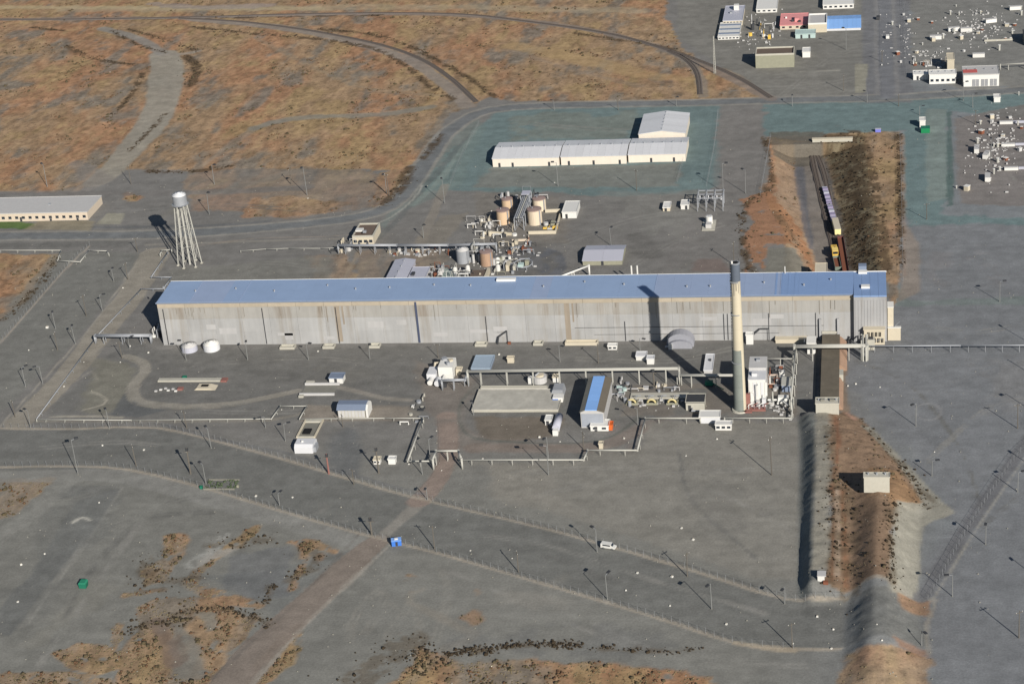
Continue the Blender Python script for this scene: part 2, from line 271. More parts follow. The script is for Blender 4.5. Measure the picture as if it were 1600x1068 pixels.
stroke([(-60,301),(100,302),(330,300),(480,292)], 7, (101,99,97), 2, 1.5, .7); stroke([(240,345),(330,305),(480,262)], 6, (108,106,100), 3, 2, .4)
stroke([(230,382),(420,376),(560,372)], 2.0, (128,124,116), 1, .6, .6); stroke([(300,385),(400,372),(500,370),(560,365)], .8, (128,118,108), 1, .4, .7)
stroke([(560,360),(610,340),(645,312),(660,290)], 1.2, (136,136,130), .8, .3, .8); stroke([(645,320),(690,278),(745,200)], 3, (112,122,118), 1.2, .8, .6)
road('road', 'wide pale gravel patrol road running diagonally past the left end of the plant', [(30,660),(106,585),(165,510),(205,460),(243,396)], [12,12,13,14,15], BEI, .7)
stroke([(-60,590),(0,535),(100,423),(140,384)], 1.2, (136,129,120), .6, .3, .8); stroke([(-20,690),(0,665),(75,585),(150,500),(222,398)], .9, (134,130,122), .6, .3, .7)
road('dirt_track', 'brown dirt track climbing from the lower left past the blue cabin', [(330,1110),(400,1020),(480,945),(560,870),(590,845)], [15,14,13,11,9], (112,104,97), .7)
stroke([(370,1100),(450,1005),(530,925),(610,850)], 1.3, (134,130,123), .8, .5, .8); stroke([(560,835),(500,900),(430,970),(330,1060)], 1, (92,88,84), 1, .6, .6)
stroke([(600,835),(640,800),(665,778)], 5, (124,121,115), 1, .6, .7)
road('dirt_track', 'short reddish dirt track bending up through the fence to the pipe bridge', [(655,782),(680,755),(698,725),(700,690),(698,650)], [9,8,7,8,8], (117,106,99), 1)
road('dirt_track', 'curved grey service track looping past the long narrow building remains', [(196,556),(222,565),(226,580),(210,600),(210,622),(245,633),(330,634),(400,624),(465,610)], [4,5,5,5.5,5.5,5,5,4,3.5], (122,119,112), .6)
stroke([(525,604),(560,612),(600,622),(640,625)], 3, (124,120,113), .8, .4, .8); stroke([(60,657),(425,656),(480,640),(640,640),(645,654)], 2.0, (120,116,108), .8, .4, .6)
poly([(480,632),(640,634),(640,656),(470,658)], (119,112,103), 2, 1, .7)
stroke([(750,600),(722,625),(718,660),(740,684),(800,690),(900,692),(960,680),(1000,650)], 1.3, (86,88,84), .8, .4, .8); stroke([(740,700),(800,700),(900,700),(960,690),(1000,670)], 7, (112,102,95), 2, 1, .6)
stroke([(640,655),(720,655),(745,600)], 5, (104,101,97), 3, 2, .5); stroke([(985,700),(1010,660),(1080,650)], 4, (104,96,92), 3, 2, .5)
for P in ([(-60,668),(120,670),(245,668),(400,705),(520,740),(640,775),(800,812),(900,838),(1080,890),(1230,936),(1322,939)], [(-60,731),(100,728),(205,734),(330,765),(440,798),(560,832),(700,868),(850,912),(950,941),(1060,975),(1150,1004),(1240,1013),(1316,1014)]): stroke(P, 1.5, (140,133,122), .7, .3, .85)
stroke([(260,664),(330,684),(440,705),(520,732),(660,772)], 1.6, (92,93,94), .8, .4, .7); stroke([(680,782),(900,834),(1080,884),(1200,920)], 1.2, (90,90,88), .8, .4, .6)
stroke([(1150,1004),(1200,1012),(1240,1016)], 2.5, (146,136,120), 1, .5, .8)
stroke([(1322,940),(1345,928),(1372,926),(1430,938),(1462,936),(1448,975),(1452,1020)], 1.3, (128,124,116), .8, .3, .7)
stroke([(1625,655),(1590,710),(1520,810),(1438,935)], 5, (92,93,96), 1, .5, .8); stroke([(1625,690),(1600,718),(1530,820),(1455,940)], .8, (132,130,124), .7, .3, .7)
P = [(1450+20*math.cos(t), 643+13*math.sin(t)) for t in np.linspace(0, 2*math.pi, 17)]; stroke(P, .8, (128,128,128), .8, .3, .55)
stroke([(1450,610),(1600,560)], .6, (120,120,120), .8, .3, .3)
stroke([(130,640),(160,632),(165,622),(145,612)], 1.2, (140,136,126), .6, .3, .8); stroke([(80,651),(140,650),(190,652)], 1.8, (140,136,126), .6, .3, .7)
stroke([(120,595),(142,580),(152,592)], 1.0, (130,126,118), .6, .3, .5)
stroke([(116,815),(128,808),(140,812)], 2.2, (158,156,148), 1, 1, .8); stroke([(1140,300),(1060,425),(930,432),(860,400)], 3, (98,97,94), 3, 3, .5); poly([(980,365),(1015,368),(1040,400),(1010,405),(985,395)], (88,87,85), 4, 3, .6); poly([(1090,405),(1130,403),(1140,425),(1085,422)], (104,88,82), 3, 2, .5)
poly([(168,333),(195,333),(188,350),(150,350)], (128,126,114), 1, .5, .8); poly([(-60,344),(35,346),(56,350),(45,356),(-60,357)], (70,92,44), 1.5, 1.5, .85); poly([(60,345),(150,345),(140,360),(40,358)], (120,113,95), 2, 1, .7)
poly([(690,338),(735,330),(700,380),(640,385)], (110,105,96), 2, 2, .6); stroke([(695,290),(672,345),(655,384)], 5, (117,112,104), 1, .6, .7); stroke([(560,395),(535,440)], 2, (128,118,104), .8, .5, .7)
poly([(1336,100),(1357,100),(1352,145),(1336,145)], (126,124,112), 1, .4, .8); stroke([(1250,112),(1310,110)], 2, (138,136,128), 1, 1, .6)
stroke([(300,30),(430,42),(520,58),(600,80),(650,100),(700,135),(730,165)], 9, (118,112,106), 1.5, 1.2, .85); stroke([(1040,78),(1075,95),(1095,125),(1098,150)], 6, (112,107,101), 1.5, 1, .7)
stroke([(-60,31),(280,28),(600,22),(800,30),(950,53),(1070,88),(1205,155)], 6, (112,104,98), 1.5, 1.2, .8); stroke([(100,15),(700,12),(1000,18)], 12, (142,132,112), 5, 4, .5)
stroke([(-60,14),(60,12),(500,14)], 8, (150,138,112), 3, 3, .6); stroke([(240,7),(330,12),(420,9)], 9, (126,118,116), 3, 3, .6)
# dark weeds in lines (a real dark plant cover)
WEEDS = [([(290,88),(306,102),(305,118),(296,134)],3.5,60),([(222,115),(210,140),(180,178)],1.6,30),([(105,72),(140,90),(180,98),(210,101)],2,40),([(50,43),(76,46),(100,48)],1.5,20),([(175,48),(215,70),(258,82)],1.8,35),([(200,46),(250,60),(308,79)],1.5,35),
 ([(258,178),(232,206),(202,236)],1.4,30),([(300,42),(400,53),(500,62),(600,82),(680,140),(710,155)],2.2,80),([(500,45),(600,58),(690,98),(740,128),(775,152)],2.2,90),([(655,1015),(668,1035),(660,1050)],4,40),([(700,1022),(760,1012),(840,1006),(910,1006)],1.4,90),([(860,1008),(930,1012),(1000,1014),(1050,1018),(1090,1012)],1.1,36),
 ([(735,1018),(770,1016)],2,14),([(415,940),(425,915)],1.5,12),([(232,268),(300,268),(360,260)],2,30),([(90,400),(70,432),(30,478),(5,500)],2,60),([(640,262),(628,290),(600,320)],3,30),([(1080,92),(1040,75),(900,52)],2,20),([(270,962),(330,948),(400,965),(420,975)],2,60),([(200,985),(230,975),(300,968)],2.5,30),
 ([(1300,215),(1320,280),(1335,340),(1345,420)],5,150),([(1330,210),(1345,260),(1360,340),(1370,420)],7,170),([(1404,210),(1406,300),(1409,420)],1.5,70),([(1296,680),(1302,800),(1300,925)],2.5,30),([(1318,770),(1325,850),(1330,935)],5,45),([(1400,720),(1440,770),(1455,790)],3,30),([(1395,800),(1390,860),(1396,930)],2,60),([(1345,655),(1400,722)],1.5,14),([(0,32),(280,29),(600,24)],1.5,20),
 ([(1195,215),(1205,260),(1200,300),(1165,320),(1160,375),(1175,430)],2,50),([(690,210),(660,250)],2,10),([(1210,330),(1250,380)],3,16),([(640,1000),(560,1060)],10,16),([(470,850),(500,875),(455,905)],4,18),([(230,870),(235,905),(310,905)],4,24),([(420,845),(330,850)],4,16)]
for P, w, n in WEEDS: stroke(P, w*(1.9 if P[0][1] < 300 else 1.2), (72,60,46) if P[0][1] < 300 else (84,74,60), 1.5, 1.6, .8 if P[0][1] < 300 else .5, .8, -.15, 4)
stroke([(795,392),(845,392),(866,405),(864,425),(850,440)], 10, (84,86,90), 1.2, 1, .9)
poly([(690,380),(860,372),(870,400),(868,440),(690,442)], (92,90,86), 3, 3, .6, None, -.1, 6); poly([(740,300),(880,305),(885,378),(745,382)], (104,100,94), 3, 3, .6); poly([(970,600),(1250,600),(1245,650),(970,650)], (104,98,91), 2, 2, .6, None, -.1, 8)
# ------------------------------------------------------------------ mesh builder, materials, tagging
class MB:
    def __init__(s): s.v = []; s.f = []
    def add(s, v, f):
        b = len(s.v); s.v += [tuple(p) for p in v]; s.f += [tuple(i+b for i in q) for q in f]; return s
    def box(s, x0, y0, z0, x1, y1, z1):
        return s.add([(x0,y0,z0),(x1,y0,z0),(x1,y1,z0),(x0,y1,z0),(x0,y0,z1),(x1,y0,z1),(x1,y1,z1),(x0,y1,z1)], [(0,3,2,1),(4,5,6,7),(0,1,5,4),(1,2,6,5),(2,3,7,6),(3,0,4,7)])
    def bc(s, cx, cy, cz, w, d, h): return s.box(cx-w/2, cy-d/2, cz, cx+w/2, cy+d/2, cz+h)
    def cyl(s, x, y, z0, z1, r0, r1=None, n=16, a0=0, a1=2*math.pi):
        r1 = r0 if r1 is None else r1; v = []; full = abs(a1-a0-2*math.pi) < 1e-6; m = n if full else n+1
        for i in range(m):
            a = a0+(a1-a0)*i/n; v += [(x+r0*math.cos(a), y+r0*math.sin(a), z0), (x+r1*math.cos(a), y+r1*math.sin(a), z1)]
        f = [(2*i, 2*((i+1) % m), 2*((i+1) % m)+1, 2*i+1) for i in range(m if full else m-1)]
        f += [tuple(range(0, 2*m, 2))[::-1], tuple(range(1, 2*m, 2))]; return s.add(v, f)
    def dome(s, x, y, z, r, h, n=16, k=4):
        for i in range(k):
            a, b = math.pi/2*i/k, math.pi/2*(i+1)/k
            s.cyl(x, y, z+h*math.sin(a), z+h*math.sin(b), r*math.cos(a), max(r*math.cos(b), .01), n)
        return s
    def prism(s, prof, y0, y1, axis='y'):     # profile in (x,z) swept along y, or (y,z) swept along x
        n = len(prof); mk = (lambda a, b, t: (a, t, b)) if axis == 'y' else (lambda a, b, t: (t, a, b))
        v = [mk(a, b, y0) for a, b in prof]+[mk(a, b, y1) for a, b in prof]
        f = [tuple(range(n))[::-1], tuple(range(n, 2*n))]+[(i, (i+1) % n, n+(i+1) % n, n+i) for i in range(n)]; return s.add(v, f)
    def tube(s, P, r, n=6):
        P = [Vector(p) for p in P]; v = []; R = r if isinstance(r, (list, tuple)) else [r]*len(P)
        for i, p in enumerate(P):
            t = (P[min(i+1, len(P)-1)]-P[max(i-1, 0)]).normalized(); u = t.cross(Vector((0,0,1)))
            if u.length < .05: u = Vector((1,0,0))
            u.normalize(); w = t.cross(u)
            v += [tuple(p+(u*math.cos(2*math.pi*k/n)+w*math.sin(2*math.pi*k/n))*R[i]) for k in range(n)]
        f = [(i*n+k, i*n+(k+1) % n, (i+1)*n+(k+1) % n, (i+1)*n+k) for i in range(len(P)-1) for k in range(n)]
        f += [tuple(range(n))[::-1], tuple(range(len(v)-n, len(v)))]; return s.add(v, f)
    def build(s, name, m, parent=None, smooth=False):
        me = bpy.data.meshes.new(name); me.from_pydata(s.v, [], s.f); me.materials.append(m)
        if smooth: me.polygons.foreach_set('use_smooth', [len(p.vertices) == 4 for p in me.polygons])
        o = bpy.data.objects.new(name, me); COL.objects.link(o); o.parent = parent; return o
USED = {}
def tag(o, label, cat, group=None, kind=None):
    o['label'] = label
    if cat: o['category'] = cat
    if group: o['group'] = group
    if kind: o['kind'] = kind
    return o
def thing(name, label, cat, loc=(0,0,0), rz=0, group=None):
    o = bpy.data.objects.new(name, None); COL.objects.link(o); o.location = loc; o.rotation_euler = (0,0,rz)
    return tag(o, label, cat, group)
MATS = {}
def mat(name, rgb, rough=.85, var=.08, scale=.6, streak=0, metal=0, bump=0, obj=.05, dirt=0, stain=None):
    if name in MATS: return MATS[name]
    m = bpy.data.materials.new(name); MATS[name] = m; m.use_nodes = True; N = m.node_tree.nodes; L = m.node_tree.links
    b = N['Principled BSDF']; b.inputs['Roughness'].default_value = rough; b.inputs['Metallic'].default_value = metal
    b.inputs['Specular IOR Level'].default_value = .3
    tc = N.new('ShaderNodeTexCoord'); mp = N.new('ShaderNodeMapping'); L.new(tc.outputs['Object'], mp.inputs[0])
    if streak: mp.inputs['Scale'].default_value = (1, 1, .12)
    n1 = N.new('ShaderNodeTexNoise'); n1.inputs['Scale'].default_value = scale; n1.inputs['Detail'].default_value = 5; n1.inputs['Roughness'].default_value = .65
    L.new(mp.outputs[0], n1.inputs['Vector']); oi = N.new('ShaderNodeObjectInfo')
    def ma(op, a, bb, c=None, cl=False):
        q = N.new('ShaderNodeMath'); q.operation = op; q.use_clamp = cl
        for i, t in enumerate((a, bb, c)):
            if t is None: continue
            if isinstance(t, (int, float)): q.inputs[i].default_value = t
            else: L.new(t, q.inputs[i])
        return q.outputs[0]
    k = ma('ADD', ma('MULTIPLY_ADD', n1.outputs[0], var*4, 1-var*2), ma('MULTIPLY_ADD', oi.outputs['Random'], obj*2, -obj))
    if dirt:
        n2 = N.new('ShaderNodeTexNoise'); n2.inputs['Scale'].default_value = .12; n2.inputs['Detail'].default_value = 6; L.new(tc.outputs['Object'], n2.inputs['Vector'])
        k = ma('MULTIPLY', k, ma('MULTIPLY_ADD', n2.outputs[0], dirt*3, 1-dirt*1.5))
    mx = N.new('ShaderNodeVectorMath'); mx.operation = 'SCALE'; c = lin(rgb); mx.inputs[0].default_value = tuple(c); L.new(k, mx.inputs['Scale'])
    if stain:
        m3 = N.new('ShaderNodeMapping'); m3.inputs['Scale'].default_value = (1, 1, .07); L.new(tc.outputs['Object'], m3.inputs[0]); n3 = N.new('ShaderNodeTexNoise'); n3.inputs['Scale'].default_value = .16; n3.inputs['Detail'].default_value = 8; n3.inputs['Roughness'].default_value = .7; L.new(m3.outputs[0], n3.inputs['Vector'])
        mc = N.new('ShaderNodeMix'); mc.data_type = 'RGBA'; mc.inputs[6].default_value = (*c, 1); mc.inputs[7].default_value = (*lin(stain), 1); L.new(ma('MULTIPLY', ma('MAXIMUM', ma('SUBTRACT', n3.outputs[0], .5), 0), 4.5, None, True), mc.inputs[0]); L.new(mc.outputs[2], mx.inputs[0])
    L.new(mx.outputs[0], b.inputs['Base Color'])
    if bump:
        bp = N.new('ShaderNodeBump'); bp.inputs['Strength'].default_value = bump; bp.inputs['Distance'].default_value = .1; L.new(n1.outputs[0], bp.inputs['Height']); L.new(bp.outputs[0], b.inputs['Normal'])
    return m
def ground_mat(name):
    m = bpy.data.materials.new(name); m.use_nodes = True; N = m.node_tree.nodes; L = m.node_tree.links; b = N['Principled BSDF']
    b.inputs['Roughness'].default_value = .95; b.inputs['Specular IOR Level'].default_value = .12
    at = N.new('ShaderNodeAttribute'); at.attribute_name = 'Col'; sc = N.new('ShaderNodeAttribute'); sc.attribute_name = 'Scrub'
    tc = N.new('ShaderNodeTexCoord')
    def noise(s, d=4, r=.6, sx=1, sy=1):
        mp = N.new('ShaderNodeMapping'); mp.inputs['Scale'].default_value = (sx, sy, 1); L.new(tc.outputs['Object'], mp.inputs[0])
        q = N.new('ShaderNodeTexNoise'); q.inputs['Scale'].default_value = s; q.inputs['Detail'].default_value = d; q.inputs['Roughness'].default_value = r; L.new(mp.outputs[0], q.inputs['Vector']); return q.outputs[0]
    def ma(op, a, bb, c=None, clamp=False):
        q = N.new('ShaderNodeMath'); q.operation = op; q.use_clamp = clamp
        for i, t in enumerate((a, bb, c)):
            if t is None: continue
            if isinstance(t, (int, float)): q.inputs[i].default_value = t
            else: L.new(t, q.inputs[i])
        return q.outputs[0]
    fine = noise(1.3, 5, .7); mid = noise(.16, 4, .6); tr = noise(.08, 5, .65, .25, 1.6); spk = noise(.55, 3, .6)
    k = ma('MULTIPLY_ADD', fine, .85, .575)
    k = ma('MULTIPLY', k, ma('MULTIPLY_ADD', mid, .5, .75)); k = ma('MULTIPLY', k, ma('MULTIPLY_ADD', tr, .5, .75))
    s = ma('MULTIPLY', sc.outputs['Fac'], ma('MULTIPLY_ADD', ma('SUBTRACT', spk, .55), 7, 0, True))
    s = ma('MULTIPLY', s, .42); k2 = ma('SUBTRACT', k, s)
    mx = N.new('ShaderNodeVectorMath'); mx.operation = 'SCALE'; L.new(at.outputs['Color'], mx.inputs[0]); L.new(k2, mx.inputs['Scale'])
    L.new(mx.outputs[0], b.inputs['Base Color'])
    bp = N.new('ShaderNodeBump'); bp.inputs['Strength'].default_value = .35; bp.inputs['Distance'].default_value = .25
    L.new(ma('ADD', fine, ma('MULTIPLY', spk, sc.outputs['Fac'])), bp.inputs['Height']); L.new(bp.outputs[0], b.inputs['Normal'])
    return m
GM = ground_mat('gravel_and_scrub')
def np_mesh(name, V, F, m, col=None, scr=None, smooth_=True):
    me = bpy.data.meshes.new(name); me.vertices.add(len(V)); me.vertices.foreach_set('co', V.astype(np.float32).ravel())
    k = F.shape[1]; me.loops.add(F.size); me.loops.foreach_set('vertex_index', F.astype(np.int32).ravel())
    me.polygons.add(len(F)); me.polygons.foreach_set('loop_start', np.arange(0, F.size, k, dtype=np.int32))
    me.update(calc_edges=True); me.materials.append(m)
    if col is not None:
        a = me.attributes.new('Col', 'FLOAT_COLOR', 'POINT'); a.data.foreach_set('color', np.c_[col, np.ones(len(col))].astype(np.float32).ravel())
        a = me.attributes.new('Scrub', 'FLOAT', 'POINT'); a.data.foreach_set('value', scr.astype(np.float32))
    if smooth_: me.shade_smooth()
    o = bpy.data.objects.new(name, me); COL.objects.link(o); return o
# ------------------------------------------------------------------ the ground: one sheet out to the horizon
xs = np.r_[-20000,-8000,-3500,-1800,-1100,-700,-500,-430,np.arange(-380,520.1,1.0),560,640,800,1200,2000,3500,8000,20000]
ys = np.r_[-9000,-3000,-1200,-700,-480,-380,np.arange(-320,180,.95),np.arange(180,640.1,1.25),680,740,820,950,1150,1500,2200,4000,9000,25000]
GX, GY = np.meshgrid(xs, ys); GC, GS = paint(GX, GY); GZ = height(GX, GY)
nx, ny = len(xs), len(ys); I = np.arange(nx*ny).reshape(ny, nx)
F = np.stack([I[:-1,:-1], I[:-1,1:], I[1:,1:], I[1:,:-1]], -1).reshape(-1, 4)
ground = np_mesh('ground', np.stack([GX, GY, GZ], -1).reshape(-1, 3), F, GM, GC.reshape(-1, 3), GS.ravel())
tag(ground, 'grey gravel yard and dry brown scrubland with a railway cutting and a long earth mound', None, kind='structure')
# roads as thin sheets just proud of the ground, edges uneven
def strip(name, label, pts, w, dz, m=GM, paintit=True, kind='structure', cat=None, jit=.35, step=1.6, px=True, zf=None):
    P = wp(pts) if px else np.array(pts, float)
    if len(P) > 2: P = catmull(P, step)
    else: n = int(np.hypot(*(P[1]-P[0]))/step)+2; P = P[0]+(P[1]-P[0])*np.linspace(0, 1, n)[:, None]
    n = len(P); ws = np.full(n, float(w)) if np.isscalar(w) else np.interp(np.linspace(0,1,n), np.linspace(0,1,len(w)), w)
    T = np.gradient(P, axis=0); T /= np.linalg.norm(T, axis=1)[:, None]; Nn = np.c_[-T[:,1], T[:,0]]; K = max(3, int(ws.max()/1.6)+1)
    u = np.linspace(-1, 1, K); e = vnoise(P[:,0], P[:,1], 4, 1)*jit; e2 = vnoise(P[:,0], P[:,1], 4, 2)*jit
    X = P[:,0][:,None]+Nn[:,0][:,None]*u*(ws[:,None]/2+np.where(u > 0, e[:,None], e2[:,None])); Y = P[:,1][:,None]+Nn[:,1][:,None]*u*(ws[:,None]/2+np.where(u > 0, e[:,None], e2[:,None]))
    Z = (height(X, Y) if zf is None else zf(X, Y)) + dz; c, s = paint(X, Y) if paintit else (None, None)
    I = np.arange(n*K).reshape(n, K); F = np.stack([I[:-1,:-1], I[:-1,1:], I[1:,1:], I[1:,:-1]], -1).reshape(-1, 4)
    if X.size and (np.cross([X[1,0]-X[0,0], Y[1,0]-Y[0,0]], [X[0,1]-X[0,0], Y[0,1]-Y[0,0]]) > 0): F = F[:, ::-1]
    o = np_mesh(name, np.stack([X,Y,Z],-1).reshape(-1,3), F, m, c.reshape(-1,3) if paintit else None, s.ravel() if paintit else None)
    return tag(o, label, cat, kind=kind)
for i, (nm, lb, pts, w) in enumerate(ROADS):
    w2 = [x-.8 for x in w] if isinstance(w, list) else w-.8
    strip(nm, lb, pts, w2, .05+.012*i)
# ------------------------------------------------------------------ railways: ballast, sleepers and two rails each
steel = mat('rail_steel', (96,86,80), .6, .1); tie = mat('dark_timber', (74,66,60), .9, .12, 2); ballast = mat('ballast', (104,98,94), .95, .12, 1.2, bump=.4)
def railway(label, pts, zf=None, far=False, px=True, bal=(3.6, 1)):
    P = catmull(wp(pts) if px else np.array(pts, float), 2.5); Z = (height(P[:,0], P[:,1]) if zf is None else np.full(len(P), zf))+.02
    T = np.gradient(P, axis=0); T /= np.linalg.norm(T, axis=1)[:, None]; Nn = np.c_[-T[:,1], T[:,0]]
    t = thing('railway_track', label, 'railway track'); t['kind'] = 'structure'; del t['category']
    mb = MB(); n = len(P); w = bal[0]
    L_ = [tuple(P[i]+Nn[i]*w/2) + (Z[i]-.1,) for i in range(n)]; R_ = [tuple(P[i]-Nn[i]*w/2) + (Z[i]-.1,) for i in range(n)]
    l2 = [tuple(P[i]+Nn[i]*w*.36) + (Z[i]+.3,) for i in range(n)]; r2 = [tuple(P[i]-Nn[i]*w*.36) + (Z[i]+.3,) for i in range(n)]
    v = []; f = []
    for i in range(n): v += [R_[i], r2[i], l2[i], L_[i]]
    for i in range(n-1):
        for k in range(3): f.append((4*i+k, 4*(i+1)+k, 4*(i+1)+k+1, 4*i+k+1))
    mb.add(v, f); mb.build('ballast_bed', ballast, t)
    mb = MB(); S = np.r_[0, np.cumsum(np.hypot(*np.diff(P, axis=0).T))]
    for s in np.arange(0, S[-1], .75 if not far else 1.5):
        x, y, z = np.interp(s, S, P[:,0]), np.interp(s, S, P[:,1]), np.interp(s, S, Z); a, b = np.interp(s, S, T[:,0]), np.interp(s, S, T[:,1])
        q = []
        for u, q2 in ((-.12,-1.3),(.12,-1.3),(.12,1.3),(-.12,1.3)): q.append((x+a*u-b*q2, y+b*u+a*q2, z+.36))
        mb.add(q+[(p[0],p[1],p[2]-.12) for p in q], [(0,1,2,3),(0,4,5,1),(1,5,6,2),(2,6,7,3),(3,7,4,0)])
    o = mb.build('sleepers', tie, t); o['kind'] = 'stuff'
    for sgn in (-1, 1): MB().tube([tuple(P[i]+Nn[i]*.72*sgn)+(Z[i]+.44,) for i in range(n)], .09, 4).build('rail', steel, t)
    return t
railway('main railway track along the top edge of the scrub curving down to the right', [(-60,31),(110,31),(280,28),(450,23),(600,21),(720,23),(800,31),(950,53),(1045,79),(1110,102),(1160,125),(1205,153)], far=True)
railway('railway track branching off at the top left and sweeping down through the scrub', [(280,29.5),(340,32),(400,37),(500,51),(600,72),(660,94),(705,123),(745,160)], far=True)
railway('short railway spur curving down at the right end of the scrub', [(1045,80),(1070,92),(1086,108),(1092,125),(1094,148)], far=True)
def gc(px, py): return g(px, py, CUTZ)
railway('left railway track in the cutting, beside the brown slope', [gc(1266,226),gc(1272,260),gc(1286,320),gc(1302,385),gc(1312,430),gc(1316,447)], zf=CUTZ+.1, px=False)
railway('right railway track in the cutting that carries the flat wagons', [gc(1262,222),gc(1275,240),gc(1288,272),gc(1300,330),gc(1311,380),gc(1320,430),gc(1324,447)], zf=CUTZ+.1, px=False)
# ------------------------------------------------------------------ dry bushes and stones nobody could count
t_ = (1+5**.5)/2; ico = np.array([(-1,t_,0),(1,t_,0),(-1,-t_,0),(1,-t_,0),(0,-1,t_),(0,1,t_),(0,-1,-t_),(0,1,-t_),(t_,0,-1),(t_,0,1),(-t_,0,-1),(-t_,0,1)])/1.9
icf = np.array([(0,11,5),(0,5,1),(0,1,7),(0,7,10),(0,10,11),(1,5,9),(5,11,4),(11,10,2),(10,7,6),(7,1,8),(3,9,4),(3,4,2),(3,2,6),(3,6,8),(3,8,9),(4,9,5),(2,4,11),(6,2,10),(8,6,7),(9,8,1)])
def clumps(name, label, P, R, m, flat=.75):
    n = len(P); Z = height(P[:,0], P[:,1]); V = ico[None]*(1+.45*rng.standard_normal((n,12,1)).clip(-1.5,1.5)*.6); V = V*R[:,None,None]*np.array([1,1,flat]); a = rng.random(n)*6.28
    c, s = np.cos(a)[:,None], np.sin(a)[:,None]; X = V[:,:,0]*c-V[:,:,1]*s+P[:,0][:,None]; Y = V[:,:,0]*s+V[:,:,1]*c+P[:,1][:,None]; Zz = V[:,:,2]+Z[:,None]+R[:,None]*.3
    F = (icf[None]+12*np.arange(n)[:,None,None]).reshape(-1,3)
    o = np_mesh(name, np.stack([X,Y,Zz],-1).reshape(-1,3), F, m, smooth_=False); return tag(o, label, None, kind='stuff')
sage = mat('sagebrush', (80,72,54), .95, .2, .3); tumble = mat('rust_brush', (96,74,56), .95, .2, .3); pale = mat('dry_grass', (118,108,84), .95, .2, .3)
def sample(n, x0, x1, y0, y1, thr, k, s, exp=1):
    P = np.c_[rng.uniform(x0, x1, n//3), rng.uniform(y0, y1, n//3)]; P = np.vstack([P, np.repeat(P, 2, 0)+rng.standard_normal((2*len(P), 2))*1.4]); c, sc = paint(P[:,0], P[:,1])
    return P[(sc > .45) & (fbm(P[:,0], P[:,1], s, k, 3) > thr)]
A = np.vstack([sample(66000, -320, 480, -300, 620, .16, 3, 18), sample(36000, -150, 250, -300, -90, .05, 3, 5)])
u = rng.random(len(A)); clumps('sagebrush', 'small dark sagebrush bushes scattered over the dry brown ground', A[u < .5], np.clip(rng.lognormal(-.95,.45,(u < .5).sum()),.12,.85), sage)
clumps('dry_weeds', 'small rust coloured dry weeds scattered over the scrubland', A[u >= .5], np.clip(rng.lognormal(-1.1,.4,(u >= .5).sum()),.1,.6), tumble)
B = np.vstack([sample(50000, -320, 480, -300, 620, .1, 6, 14), sample(60000, -150, 250, -300, -90, -.1, 6, 6)]); clumps('dry_grass', 'pale straw coloured grass tufts on the scrubland', B, rng.uniform(.12,.34,len(B)), pale, .4)
Q = []; RR = []
for P, w, n in WEEDS:
    p = catmull(wp(P), 2); L_ = len(p); m = int(n*3.2); i = rng.integers(0, L_, m); Q.append(p[i]+rng.standard_normal((m,2))*w*.75); RR.append(np.clip(rng.lognormal(-1.35,.5,m),.1,.75))
clumps('tumbleweed_bank', 'dark brown tumbleweeds and brush piled in lines along banks and fences', np.vstack(Q), np.concatenate(RR), mat('dark_brush', (56,48,37), .95, .2, .3))
S = np.c_[rng.uniform(-300,420,2600), rng.uniform(-290,240,2600)]; inb = (S[:,0] > -6) & (S[:,0] < 312) & (S[:,1] > -4) & (S[:,1] < 26)
S = S[~inb & (height(S[:,0], S[:,1]) > -1.5)]; clumps('loose_stones', 'loose pale stones and dark clods scattered on the gravel', S, rng.uniform(.08,.32,len(S)), mat('stone', (140,138,130), .9, .3, .1))
# ------------------------------------------------------------------ materials of the plant
def M_(n, c, **k): return mat(n, c, **k)
concrete = M_('weathered_concrete', (150,151,153), stain=(122,115,106), var=.11, scale=.35, streak=1, dirt=.10, bump=.15, obj=.035)
concrete_b = M_('stained_concrete', (138,129,117), var=.14, scale=.5, streak=1, dirt=.15)
conc_low = M_('weathered_concrete_lower', (152,153,154), stain=(134,129,121), var=.10, scale=.4, streak=1, dirt=.12, bump=.15, obj=.05); conc_top = M_('weathered_concrete_upper', (147,146,143), stain=(120,109,96), var=.10, scale=.4, streak=1, dirt=.10, bump=.15, obj=.04)
cornice_m = M_('beige_concrete_band', (160,151,136), var=.10, scale=.25, obj=.05)
conc_lt = M_('pale_concrete', (170,168,158), var=.08, scale=.8, dirt=.06); conc_dk = M_('old_concrete', (120,119,112), var=.12, scale=.6, dirt=.1)
roof_b = M_('blue_grey_roofing', (132,153,184), rough=.7, var=.03, scale=.15, obj=.02, dirt=.05); roof_d = M_('deeper_blue_roofing', (118,143,182), rough=.7, var=.04, scale=.2, obj=.02); roof_l = M_('faded_blue_roofing', (138,154,182), rough=.7, var=.04, scale=.2, obj=.02)
white = M_('white_paint', (205,205,202), rough=.6, var=.03, scale=.5); whiteb = M_('bluish_white_metal', (196,198,202), rough=.5, var=.04); cream = M_('cream_paint', (186,178,160), rough=.8, var=.06); beige = M_('beige_wall', (190,178,162), rough=.85, var=.05)
galv = M_('galvanised_steel', (150,154,160), rough=.5, var=.06, metal=.2); galv_l = M_('pale_pipe_lagging', (168,168,162), rough=.6, var=.05); dark = M_('dark_metal', (58,60,64), rough=.7, var=.1); black = M_('dark_opening', (22,23,26), rough=.9, var=.05)
